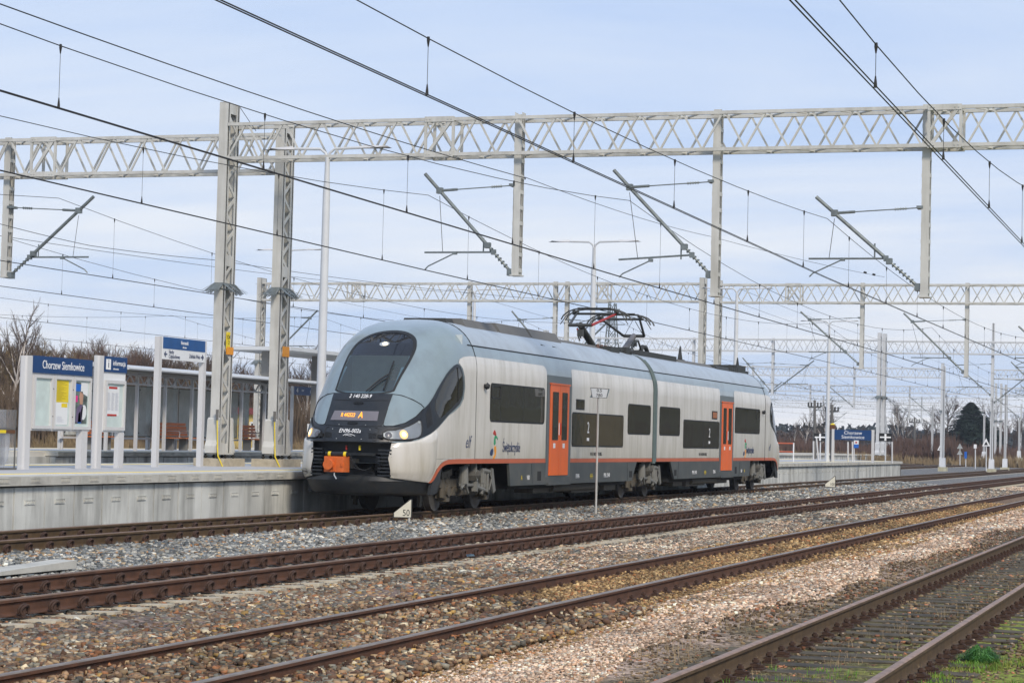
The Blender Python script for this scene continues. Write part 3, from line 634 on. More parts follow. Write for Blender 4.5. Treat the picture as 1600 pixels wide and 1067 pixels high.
    lowm = pgrid(rows_of([(.60, 1.49), (.60, 1.83), (.86, 1.83), (1.03, 1.90), (1.16, 2.04), (1.235, 2.22), (1.27, 2.2), (1.30, 1.66), (1.18, 1.52), (.9, 1.49)], 20), 14, lambda y, z: fpt(-y, z, .005))
    both(lowm, lambda m_: part(m_, 'headlight_surround', 'tblack', True))
    for z, hw in ((2.35, .63), (1.80, .63)):
        l = MB(); l.tube([fpt(y, z-.02*math.cos(y*2.3)+.02, .010) for y in np.linspace(-hw, hw, 16)], .006, 5); part(l, 'panel_gap', 'rubber')
    # lower blue-grey wings (hatch line)
    l = MB(); l.tube([fpt(y, z, .006) for y, z in ((-.64, 2.505), (-.85, 2.48), (-1.05, 2.40), (-1.18, 2.31), (-1.235, 2.24))], .009, 5); both(l, lambda m_: part(m_, 'panel_gap', 'rubber'))
    l = MB(); l.tube([fpt(y, z, .004) for y, z in ((-.655, 2.2), (-.65, 1.95), (-.655, 1.85), (-.70, 1.825), (-.85, 1.83), (-1.03, 1.90), (-1.16, 2.04), (-1.23, 2.22))], .009, 5); both(l, lambda m_: part(m_, 'panel_gap', 'rubber'))
    # side cab window with black zone running into the headlight
    sw = [(43.22, -1.22, 2.18), (43.54, -1.29, 2.38), (43.96, -1.32, 2.74), (44.39, -1.36, 3.06), (44.78, -1.39, 3.23), (44.95, -1.41, 3.22), (45.10, -1.43, 3.08), (45.18, -1.44, 2.88), (45.19, -1.44, 2.64), (45.05, -1.44, 2.40), (44.64, -1.44, 2.24), (44.25, -1.43, 2.11), (43.68, -1.40, 1.82), (43.38, -1.37, 1.70), (42.98, -1.28, 1.585), (42.9, -1.25, 1.565), (43.14, -1.23, 2.03)]
    both(patch(sw, .011, 30, 26, 1), lambda m_: part(m_, 'cab_side_glass_band', 'tblack', True))
    gl = [(43.62, -1.30, 2.30), (43.96, -1.32, 2.66), (44.36, -1.36, 2.98), (44.76, -1.39, 3.15), (44.93, -1.41, 3.13), (45.04, -1.43, 3.0), (45.11, -1.44, 2.80), (45.10, -1.44, 2.60), (44.98, -1.44, 2.47), (44.4, -1.43, 2.25), (44.0, -1.42, 2.08), (43.75, -1.40, 2.02)]
    both(patch(gl, .014, 26, 22, 1), lambda m_: part(m_, 'side_cab_window', 'win', True))
    l = MB(); l.tube([surf(tof(*p_), p_[2])+Vector((0, YC-.02, 0)) for p_ in ((44.80, -1.40, 3.15), (44.83, -1.43, 2.8), (44.80, -1.44, 2.40))], .012, 5); both(l, lambda m_: part(m_, 'window_bar', 'rubber'))
    l = MB(); 
    for q in range(5):
        xx = 43.30+.045*q; l.tube([surf(tof(xx, -1.28, z), z)+nrm(tof(xx, -1.28, z), z)*.016+Vector((0, YC, 0)) for z in (1.80+.02*q, 2.0+.03*q, 2.12+.05*q)], .006, 4)
    both(l, lambda m_: part(m_, 'side_vents', 'tplow'))
    # headlights
    hp = [(42.29, -.70, 1.55), (42.35, -.69, 1.72), (42.56, -.95, 1.755), (42.85, -1.12, 1.87), (43.12, -1.225, 2.0), (43.08, -1.28, 1.76), (43.0, -1.27, 1.62), (42.80, -1.20, 1.565), (42.54, -1.06, 1.54)]
    def hl(m_, s):
        h = part(m_, 'headlight', 'hbox', True)
        lens = pgrid(rows_of(chaikin([(tof(*p_), p_[2]) for p_ in hp], 1), 14), 16, lambda t, z: surf(t, z)+nrm(t, z)*.030+Vector((0, YC, 0)))
        lens = lens if s < 0 else lens.ymir(YC)
        def sub(mm, nm_, mt):
            mm = mm if s < 0 else mm.ymir(YC); fl(mm).build(nm_, mt, h, True)
        def disc(x, y, z, r, o_, dome=.3):
            t = tof(x, y, z); c = surf(t, z)+Vector((0, YC, 0)); nn = nrm(t, z); a = nn.cross(Vector((0, 0, 1))).normalized(); b = a.cross(nn); mm = MB(); mm.v.append(tuple(c+nn*(o_+r*dome)))
            for k in range(20): an = k*math.pi/10; mm.v.append(tuple(c+nn*o_+(a*math.cos(an)+b*math.sin(an))*r))
            mm.f = [(0, 1+k, 1+(k+1) % 20) for k in range(20)]; return mm
        bz = MB(); hq = chaikin([(tof(*p_), p_[2]) for p_ in hp], 1); bz.tube([surf(t, z)+nrm(t, z)*.022+Vector((0, YC, 0)) for t, z in hq+[hq[0]]], .016, 5); sub(bz, 'headlight_bezel', 'rubber')
        lit = end == 0
        if lit:
            sub(disc(42.62, -1.03, 1.655, .10, .018, .1), 'lamp_glow', 'lamp'); sub(disc(42.62, -1.03, 1.655, .052, .028), 'lit_lamp', 'lampc')
        else: sub(disc(42.62, -1.03, 1.655, .075, .018), 'lamp', 'red')
        sub(disc(42.38, -.80, 1.635, .075, .014, -.2), 'lamp_ring', 'req'); sub(disc(42.38, -.80, 1.635, .062, .018, .25), 'dark_lamp', 'disp')
        k = MB(); fl(lens).build('headlight_cover', 'clear', h, True)
    both_h = patch(hp, .012, 14, 16, 1); hl(both_h, -1); hl(both_h.ymir(YC), 1)
    # top lamp
    c = fpt(0, 3.61, .012); nn = fnorm(0, 3.61); a = Vector((0, 1, 0)); b = a.cross(nn).normalized(); m1 = MB(); m1.v = [tuple(c+nn*.012)]
    for k in range(20): an = k*math.pi/10; m1.v.append(tuple(c+(a*math.cos(an)*.115+b*math.sin(an)*.085)))
    m1.f = [(0, 1+k, 1+(k+1) % 20) for k in range(20)]; part(m1, 'top_lamp', 'hbox', True)
    if end == 0:
        m1 = MB(); c = c+nn*.016-b*.01+a*(-.02); m1.v = [tuple(c+nn*.015)]
        for k in range(16): an = k*math.pi/8; m1.v.append(tuple(c+(a*math.cos(an)*.055+b*math.sin(an)*.045)))
        m1.f = [(0, 1+k, 1+(k+1) % 16) for k in range(16)]; part(m1, 'lit_top_lamp', 'lampc', True)
    # destination display
    part(fpatch([(-.52, 1.925), (.54, 1.925), (.50, 2.125), (-.50, 2.125)], .016, 6, 14), 'destination_display', 'disp')
    for z in (2.29, 1.865):
        l = MB(); l.tube([fpt(y, z+dz, .02) for y, dz in ((-.11, .012), (-.10, -.012), (-.06, -.018), (.06, -.018), (.10, -.012), (.11, .012), (.06, .018), (-.06, .018), (-.11, .012))], .008, 5); part(l, 'hatch_handle', 'rubber')
    # service hatch frame, louvres, latches
    l = MB(); ring = rrect(-.60, .60, 1.515, 1.775, .05); l.tube([fpt(y, z, .012) for y, z in ring+[ring[0]]], .006, 5); part(l, 'hatch_outline', 'rubber')
    for s in (-1, 1):
        l = MB()
        for q in range(6): y = s*.50+(q-2.5)*.028; l.tube([fpt(y+.012, 1.67, .014), fpt(y-.012, 1.56, .014)], .009, 4)
        part(l, 'air_slots', 'rubber'); l = MB(); l.cb(fpt(s*.66, 1.60, .03), (.06, .10, .07)); l.cb(fpt(s*.70, 1.575, .03), (.05, .05, .05)); part(l, 'latch', 'rubber')
    l = MB()
    for y, z in ((-.42, 1.74), (.42, 1.74), (-.28, 1.54), (.28, 1.54), (-.30, 1.835), (.30, 1.835)): l.cb(fpt(y, z, .012), (.012, .016, .016))
    part(l, 'screw_heads', 'hbox')
    # recessed buffer area: dark box behind, side louvres, coupler, beam
    l = MB()
    for z0, z1 in ((.70, 1.50),):
        l.box(42.62, 42.66, YC-1.0, YC+1.0, .62, 1.52)
    l.box(42.20, 42.65, YC-.88, YC+.88, 1.475, 1.50); part(l, 'recess_wall', 'tplow')
    l = MB(); l.box(42.42, 42.46, YC-.60, YC-.24, .80, 1.34); l.box(42.42, 42.46, YC-.24, YC+.60, .80, .92)
    l = MB(); pan = [(-.62, .78), (.62, .78), (.62, 1.30), (.30, 1.30), (.30, 1.0), (-.10, .92)]
    l.box(42.40, 42.44, YC-.62, YC-.52, .78, 1.24); l.box(42.40, 42.44, YC-.62, YC+.62, .76, .90); l.box(42.40, 42.44, YC+.12, YC+.62, .90, 1.24); l.box(42.40, 42.44, YC-.62, YC+.62, 1.20, 1.26)
    for zz in (1.18, .95): l.tube([(42.38, YC-.57, zz-.0), (42.41, YC-.57, zz)], .02, 8)
    part(l, 'buffer_plate', 'tplow')
    for s in (-1, 1):
        l = MB()
        for q in range(8): z = .80+.075*q; l.bar((42.28, YC+s*.62, z), (42.34, YC+s*.90, z), .05, .035)
        part(l, 'side_grille', 'tblack')
    cp = fl(MB().box(41.36, 41.66, YC-.24, YC+.20, .86, 1.18)).build('coupler', 'coup', car)
    def csub(m_, nm_, mt): fl(m_).build(nm_, mt, cp, False)
    m1 = MB(); m1.tube([(41.37, YC+.07, 1.01), (41.24, YC+.07, 1.01)], .105, 20); csub(m1, 'coupler_nose', 'coup')
    m1 = MB(); m1.box(41.34, 41.37, YC-.045, YC-.01, .87, 1.16); m1.box(41.335, 41.37, YC+.175, YC+.215, .98, 1.02); m1.box(41.335, 41.37, YC-.22, YC-.18, .98, 1.06); csub(m1, 'rib', 'coup')
    m1 = MB(); m1.tube([(41.5, YC-.26, 1.225), (41.5, YC+.22, 1.225)], .052, 14); csub(m1, 'damper', 'rubber')
    for yy_ in (-.21, .13): m1 = MB(); m1.tube([(41.5, YC+yy_-.03, 1.225), (41.5, YC+yy_+.03, 1.225)], .055, 14); csub(m1, 'yellow_band', 'yel')
    m1 = MB(); m1.tube([(41.40, YC-.02, .86), (41.36, YC-.03, .80), (41.34, YC-.09, .72)], .014, 8); csub(m1, 'lever', 'hbox')
    m1 = MB(); m1.box(41.66, 42.45, YC-.13, YC+.11, .93, 1.13); csub(m1, 'drawbar', 'under2')
    for k in range(3):
        m1 = MB(); m1.tube([(41.62, YC-.27, 1.2-.03*k), (41.66, YC-.33, 1.05-.05*k), (41.9, YC-.40-.04*k, .90), (42.35, YC-.5, .88+.05*k)], .014, 6); csub(m1, 'hose', 'rubber')
    l = MB()
    l.cb((42.3, YC-.20, 1.36), (.05, .03, .10)); part(l, 'yellow_valve', 'yel'); l = MB(); l.cb((42.3, YC+.10, 1.36), (.05, .02, .09)); part(l, 'red_valve', 'red')
    # lower beam and plow
    m1 = MB(); prof = [(-.05, .80), (-.01, .77), (.01, .68), (-.03, .58), (-.05, .50), (-.10, .42), (-.35, .36)]; Aa = np.linspace(-math.pi/2, math.pi/2, 41); zz0 = 1.0
    for o_, z in prof:
        for a in Aa:
            s_ = np.sign(math.sin(a)); y = (1.36+o_)*s_*abs(math.sin(a))**(2/NP); x = 42.18-o_*1.0+1.9*(1-abs(math.cos(a))**(2/NP)); m1.v.append((x, YC+y, z))
    for i in range(len(prof)-1):
        for j in range(40): k = i*41+j; m1.f.append((k, k+1, k+42, k+41))
    part(m1, 'plow', 'tplow', True)
    m1 = MB(); poly = [(43.30, .42), (43.62, .44), (43.78, .60), (43.95, .90), (44.18, 1.06), (44.0, 1.05), (43.75, .96), (43.56, .80), (43.40, .66)]
    m1.prism([(43.36, .40), (43.72, .42), (43.86, .60), (44.08, 1.06), (43.95, 1.06), (43.72, .93), (43.52, .74), (43.40, .58)], SIDE, YC-1.405, YC-1.33); both(m1, lambda m_: part(m_, 'corner_skirt', 'tplow'))
    # dark side skirts between the bogies
    m1 = MB().prism([(48.66, .52), (59.62, .52), (60.16, 1.055), (48.52, 1.055)], SIDE, YC-1.442, YC-1.38); both(m1, lambda m_: part(m_, 'side_skirt', 'tdark'))
    m1 = MB(); 
    for xx in (50.35, 59.2): m1.bar((xx, YC-1.4435, .54), (xx-.1, YC-1.4435, 1.04), .008, .006)
    for xx in (59.35, ): m1.box(xx, xx+.30, YC-1.446, YC-1.44, .62, .80)
    m1.box(50.75, 51.05, YC-1.446, YC-1.44, .62, .85); part(m1, 'skirt_hatches', 'under2')
    # doors
    m1 = spatch(51.40, 53.49, .53, 3.22, .010); both(m1, lambda m_: part(m_, 'door_surround', 'trec'))
    for a, b in ((51.64, 52.43), (52.45, 53.24)):
        for mir in (0, 1):
            m1 = MB().box(a, b, YC-1.468, YC-1.42, .74, 3.0); m1 = m1.ymir(YC) if mir else m1; d = part(m1, 'door', 'tdoor')
            if not mir:
                m1 = MB().prism(rrect(a+.17, b-.13 if a < 52 else b-.17, 1.62, 2.82, .03), SIDE, YC-1.476, YC-1.466); fl(m1).build('door_window', 'win', d)
                m1 = MB(); hx = b-.055 if a < 52 else a+.055; m1.bar((hx, YC-1.474, 1.75), (hx, YC-1.474, 2.05), .03, .02); fl(m1).build('door_button_strip', 'white' if a < 52 else 'red', d)
                m1 = MB().box(a+.28, a+.46, YC-1.471, YC-1.466, 1.42, 1.54); fl(m1).build('door_sticker', 'white', d)
    m1 = MB(); m1.box(51.60, 53.28, YC-1.49, YC-1.44, 3.0, 3.035); part(m1, 'door_rail', 'tdoor')
    m1 = MB(); m1.box(51.5, 53.4, YC-1.50, YC-1.2, .50, .56); both(m1, lambda m_: part(m_, 'door_step', 'tdark'))
    # windows
    def window(x0, x1, z0, z1, r=.09, bars=()):
        for mir in (0, 1):
            m1 = MB().prism(rrect(x0, x1, z0, z1, r), SIDE, YC-1.452, YC-1.44); m1 = m1.ymir(YC) if mir else m1; wf = part(m1, 'window', 'rubber')
            m2 = MB().prism(rrect(x0+.035, x1-.035, z0+.035, z1-.035, r*.7), SIDE, YC-1.456, YC-1.45); m2 = m2.ymir(YC) if mir else m2; fl(m2).build('pane', 'win', wf)
            if not mir:
                for bx in bars:
                    m3 = MB().box(bx, bx+.02, YC-1.458, YC-1.452, z0+.03, z1-.03); fl(m3).build('mullion', 'rubber', wf)
    window(47.02, 51.20, 2.0, 2.89, .12, (47.75, 49.45)); window(53.58, 58.60, 1.46, 2.35, .09, (55.9,)); window(59.05, 61.60, 1.83, 2.69, .12, ()); window(53.92, 54.70, 2.42, 2.69, .02)
    m1 = MB(); ring = rrect(47.10, 47.70, 2.55, 2.82, .05); m1.tube([(x, YC-1.460, z) for x, z in ring+[ring[0]]], .012, 5); part(m1, 'tilting_vent_frame', 'rubber')
    if end: MB().box(2*XM-54.6, 2*XM-54.0, YC-1.46, YC-1.45, 2.46, 2.65).build('orange_display', mat('dim_orange_display', (.35, .12, .04), .5), car)
    # roof: gutter line, plate joints
    m1 = MB(); m1.tube([(45.75, YC-Wd(3.69)-.004, 3.69), (61.85, YC-Wd(3.69)-.004, 3.69)], .016, 6); both(m1, lambda m_: part(m_, 'roof_gutter', 'rubber'))
    m1 = MB()
    zl = [1.06, 2, 3.1]+[3.1+1.16*s for s in (.15, .3, .45, .6, .72, .82, .9, .96, .99)]
    m1.tube([(46.045, YC-Wd(z)-.002, z) for z in zl], .013, 6); both(m1, lambda m_: part(m_, 'cab_seam', 'rubber'))
    # roof sheet above the gutter, brightened in colour for the sky reflected on it
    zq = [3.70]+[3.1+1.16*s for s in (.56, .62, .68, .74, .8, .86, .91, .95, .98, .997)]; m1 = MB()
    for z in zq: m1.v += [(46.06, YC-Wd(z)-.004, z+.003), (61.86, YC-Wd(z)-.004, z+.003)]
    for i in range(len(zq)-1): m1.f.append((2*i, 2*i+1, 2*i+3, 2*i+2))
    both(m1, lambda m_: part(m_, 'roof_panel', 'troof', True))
    m1 = MB()
    for xx in np.arange(47.6, 61.5, 1.45): m1.tube([(xx, YC-Wd(z)-.0015, z+.001) for z in zq], .0035, 4)
    part(m1, 'roof_joints', 'req')
    m1 = MB(); m1.tube([(46.60, YC-1.44, 2.80), (46.60, YC-1.50, 2.80)], .05, 12); m1.tube([(46.60, YC-1.50, 2.80), (46.60, YC-1.56, 2.79)], [.085, .05], 12); part(m1, 'side_camera', 'rubber')
    # undercarriage boxes
    m1 = MB(); m1.box(49, 59.6, YC-1.25, YC+1.25, .42, 1.04); m1.box(47.6, 60.2, YC-.6, YC+.6, .6, 1.05); part(m1, 'underframe', 'under2')
    m1 = MB()
    for xx, l_, z in ((51.2, 2.0, .44), (54.5, 2.6, .40), (57.6, 1.2, .42)): m1.box(xx, xx+l_, YC-1.2, YC-.7, z-.14, z+.1)
    m1.tube([(52.6, YC-1.2, .42), (56.6, YC-1.2, .42)], .11, 10); part(m1, 'underfloor_equipment', 'bogie')
    CARS.append(car)
# wipers, writing on the front car
car = CARS[0]
l = MB(); l.tube([fpt(-.47, 2.56, .05), fpt(-.46, 2.84, .06), fpt(-.43, 3.19, .04)], .020, 6); l.tube([fpt(-.10, 2.53, .05), fpt(-.30, 2.76, .07), fpt(-.44, 2.90, .05)], .014, 5); l.tube([fpt(-.17, 2.53, .05), fpt(-.34, 2.72, .07), fpt(-.46, 2.83, .05)], .014, 5); l.build('wiper', 'rubber', car)
fm = lambda yc, zc, o_=.02: (lambda u, v, w_: fpt(yc-u, zc+v, o_+w_))
text('2 140 228-9', .105, 0*Vector((1,1,1)), (0,-1,0), (0,0,1), 'wtxt', car, mapf=fm(0, 2.435), sx=.98, bold=.002, shear=.12)
text('EN96-002a', .115, Vector(), (0,-1,0), (0,0,1), 'wtxt', car, mapf=fm(.01, 1.70), sx=.95, bold=.002, shear=.12)
text('R 442523', .115, Vector(), (0,-1,0), (0,0,1), 'led', car, mapf=fm(.15, 2.03, .024), sx=.72, bold=.004, align='CENTER')
text('A', .185, Vector(), (0,-1,0), (0,0,1), 'led', car, mapf=fm(-.14, 2.03, .024), sx=.8, bold=.005)
l = MB(); l.tube([fpt(y, z, .02) for y, z in ((.14, 1.60), (.09, 1.635), (0, 1.64), (-.06, 1.625), (-.13, 1.60))], .006, 4); l.tube([fpt(y, z, .02) for y, z in ((.09, 1.60), (.06, 1.615), (0, 1.60), (-.05, 1.60))], .006, 4); l.build('front_emblem', 'wtxt', car)
l = MB(); ring = rrect(.93, 1.16, .80, .90, .05); l.tube([fpt(y, z, .075) for y, z in ring+[ring[0]]], .005, 4); l.build('emblem_ring', 'btxt', car)
text('DOZAN', .055, Vector(), (0,-1,0), (0,0,1), 'btxt', car, mapf=fm(1.045, .85, .075), sx=1.0)
sd_ = lambda x, z: Vector((x, YC-1.450, z))
def sidewriting(car, mir):
    X_ = (lambda x: 2*XM-x) if mir else (lambda x: x)
    text('elf', .40, sd_(X_(45.55), 1.52), (1,0,0), (0,0,1), 'navytxt', car, sx=.9, shear=.35) if not mir else text('elf', .36, sd_(X_(45.2), 1.52), (1,0,0), (0,0,1), 'navytxt', car, sx=.9, shear=.35)
    cx_ = X_(48.65); text('Świętokrzyskie', .34, sd_(cx_, 1.42), (1,0,0), (0,0,1), 'navytxt', car, sx=.62, shear=.1)
    lx = X_(47.25) if not mir else X_(48.65)-.95
    for poly, mt in (([(.02, .36), (.30, .30), (.16, .50), (.08, .46)], 'red'), ([(.10, .02), (.24, .06), (.20, .22), (.28, .26), (.40, .17), (.36, .26), (.24, .34), (.12, .28)], 'green'), ([(.14, 0), (.26, 0), (.30, -.18), (.20, -.38), (.06, -.40), (.10, -.30), (.20, -.26), (.14, -.12)], 'ora'), ([(-.16, -.18), (-.02, -.06), (.08, -.12), (.02, -.30), (-.14, -.28)], 'navytxt')):
        m1 = MB().prism(chaikin(poly, 1), lambda u, v, w_: (lx+u, w_, 1.45+v*.75), YC-1.453, YC-1.447); m1.build('region_emblem', mt, car)
    text('2', .42, sd_(X_(55.05), 1.95)+Vector((0, -.012, 0)), (1,0,0), (0,0,1), 'wtxt', car, sx=.85)
    m1 = MB().box(X_(55.05)-.10, X_(55.05)+.10, YC-1.462, YC-1.456, 1.62, 1.70); m1.build('window_sticker', 'wtxt', car)
    text('94 51 2 140 228-9 PL-PREG', .13, sd_(X_(55.9), 1.27), (1,0,0), (0,0,1), 'btxt', car, sx=.75)
    for x, s, c_ in ((49.5, 'A', 'yel'), (50.0, '160', 'wtxt'), (54.2, 'EN96', 'wtxt'), (57.0, 'PLR: 2140', 'wtxt'), (55.5, '-|-|-|-', 'yel')):
        text(s, .16, Vector((X_(x), YC-1.448, .70)), (1,0,0), (0,0,1), c_, car, sx=.9)
sidewriting(CARS[0], 0); sidewriting(CARS[1], 1)
# cab interior and driver of the front car
l = MB(); l.box(45.4, 45.44, YC-1.3, YC+1.3, 1.4, 3.9); l.box(43.0, 45.4, YC-1.25, YC+1.25, 1.9, 1.95); l.build('cab_back_wall', mat('cab_wall', (.50, .55, .56), .8), car)
l = MB(); l.prism([(43.15, 1.9), (43.9, 1.9), (43.85, 2.56), (43.2, 2.50)], SIDE, YC-1.0, YC+1.0); l.build('driver_desk', 'int', car)
l = MB(); l.cb((44.8, YC-.12, 2.55), (.14, .50, .80)); l.cb((44.65, YC-.12, 2.2), (.5, .5, .12)); l.build('driver_seat', 'cloth', car)
def skinned(pts, edges, name, mt, parent, sub=2):
    me = bpy.data.meshes.new(name); me.from_pydata([p_[:3] for p_ in pts], edges, []); o = bpy.data.objects.new(name, me); COL.objects.link(o)
    sk = o.modifiers.new('s', 'SKIN'); me.skin_vertices[0].data[0].use_root = True
    for i, p_ in enumerate(pts): me.skin_vertices[0].data[i].radius = (p_[3], p_[3] if len(p_) < 5 else p_[4])
    su = o.modifiers.new('u', 'SUBSURF'); su.levels = sub; dg = bpy.context.evaluated_depsgraph_get(); m2 = bpy.data.meshes.new_from_object(o.evaluated_get(dg)); bpy.data.objects.remove(o)
    m2.name = name; m2.materials.clear(); m2.materials.append(M[mt]); m2.polygons.foreach_set('use_smooth', [True]*len(m2.polygons)); o = bpy.data.objects.new(name, m2); COL.objects.link(o); o.parent = parent; return o
PX, PY, PZ = 44.45, YC-.12, 2.27           # the driver, seated at the desk
PE = empty('person', (PX, PY, PZ), 'train driver in dark uniform seated behind the windscreen, facing ahead', 'person')
P_ = [(0, 0, .05, .15), (0, 0, .28, .14, .17), (-.02, 0, .50, .13, .19), (-.03, 0, .60, .055), (-.05, 0, .68, .085), (-.06, 0, .79, .095)]; E_ = [(0, 1), (1, 2), (2, 3), (3, 4), (4, 5)]
for s in (-1, 1):
    b = len(P_); P_ += [(-.02, s*.20, .52, .06), (-.12, s*.26, .26, .045), (-.40, s*.20, .24, .032), (-.47, s*.19, .24, .026, .018)]; E_ += [(2, b), (b, b+1), (b+1, b+2), (b+2, b+3)]
    for k, (dy, l_) in enumerate(((-.03, .07), (-.01, .085), (.01, .08), (.03, .06))): P_.append((-.50-l_*.6, s*.19+dy, .235-.01*k, .009)); P_.append((-.51-l_*.8, s*.19+dy, .215, .008)); n0 = len(P_); E_ += [(b+3, n0-2), (n0-2, n0-1)]
    P_.append((-.48, s*.19-s*.045, .235, .010)); E_.append((b+3, len(P_)-1))
    b = len(P_); P_ += [(-.05, s*.09, .03, .085), (-.44, s*.11, .06, .065), (-.46, s*.11, -.22, .045)]; E_ += [(0, b), (b, b+1), (b+1, b+2)]
b = len(P_); P_ += [(-.165, 0, .755, .014), (-.06, -.10, .75, .016), (-.06, .10, .75, .016)]; E_ += [(5, b), (5, b+1), (5, b+2)]
skinned(P_, E_, 'body', 'skin', PE)
J_ = [(0, 0, .02, .165), (0, 0, .28, .155, .19), (-.02, 0, .50, .145, .205), (-.02, 0, .555, .09)]; JE = [(0, 1), (1, 2), (2, 3)]
for s in (-1, 1): b = len(J_); J_ += [(-.02, s*.20, .52, .075), (-.12, s*.26, .26, .058), (-.38, s*.20, .24, .044)]; JE += [(2, b), (b, b+1), (b+1, b+2)]
skinned(J_, JE, 'jacket', 'cloth', PE); skinned([(-.03, 0, .82, .085), (.0, 0, .80, .09), (.02, 0, .74, .07)], [(0, 1), (1, 2)], 'hair', 'hair', PE)
# ---- gangway bellows
m1 = MB(); zp = [1.0, 2, 3.05]+[3.05+1.1*s for s in (.2, .4, .55, .7, .82, .9, .96, .99, .9999)]
def ringp(x, sc_): 
    return [(x, YC-Wd(min(z, 4.259))*sc_, z) for z in zp]+[(x, YC+Wd(min(z, 4.259))*sc_, z) for z in reversed(zp)]
xsb = np.linspace(61.87, 62.37, 11); nr = len(zp)*2
for i, x in enumerate(xsb): m1.v += ringp(x, .965 if i % 2 else .935)
for i in range(10):
    for j in range(nr): k = i*nr+j; m1.f.append((i*nr+j, i*nr+(j+1) % nr, (i+1)*nr+(j+1) % nr, (i+1)*nr+j))
m1.build('gangway_bellows', mat('bellows_grey', (.06, .075, .075), .8, dark=(.12, .12, .09), damt=.4), TR)
m1 = MB(); m1.tube([(62.05, YC-1.43, z) for z in (1.0, 2.0, 3.1)]+[(62.05, YC-Wd(z)*1.0, z) for z in (3.4, 3.65, 3.85, 4.0)], .07, 8); m1.build('gangway_strip', mat('bellows_strip', (.09, .13, .13), .6), TR)
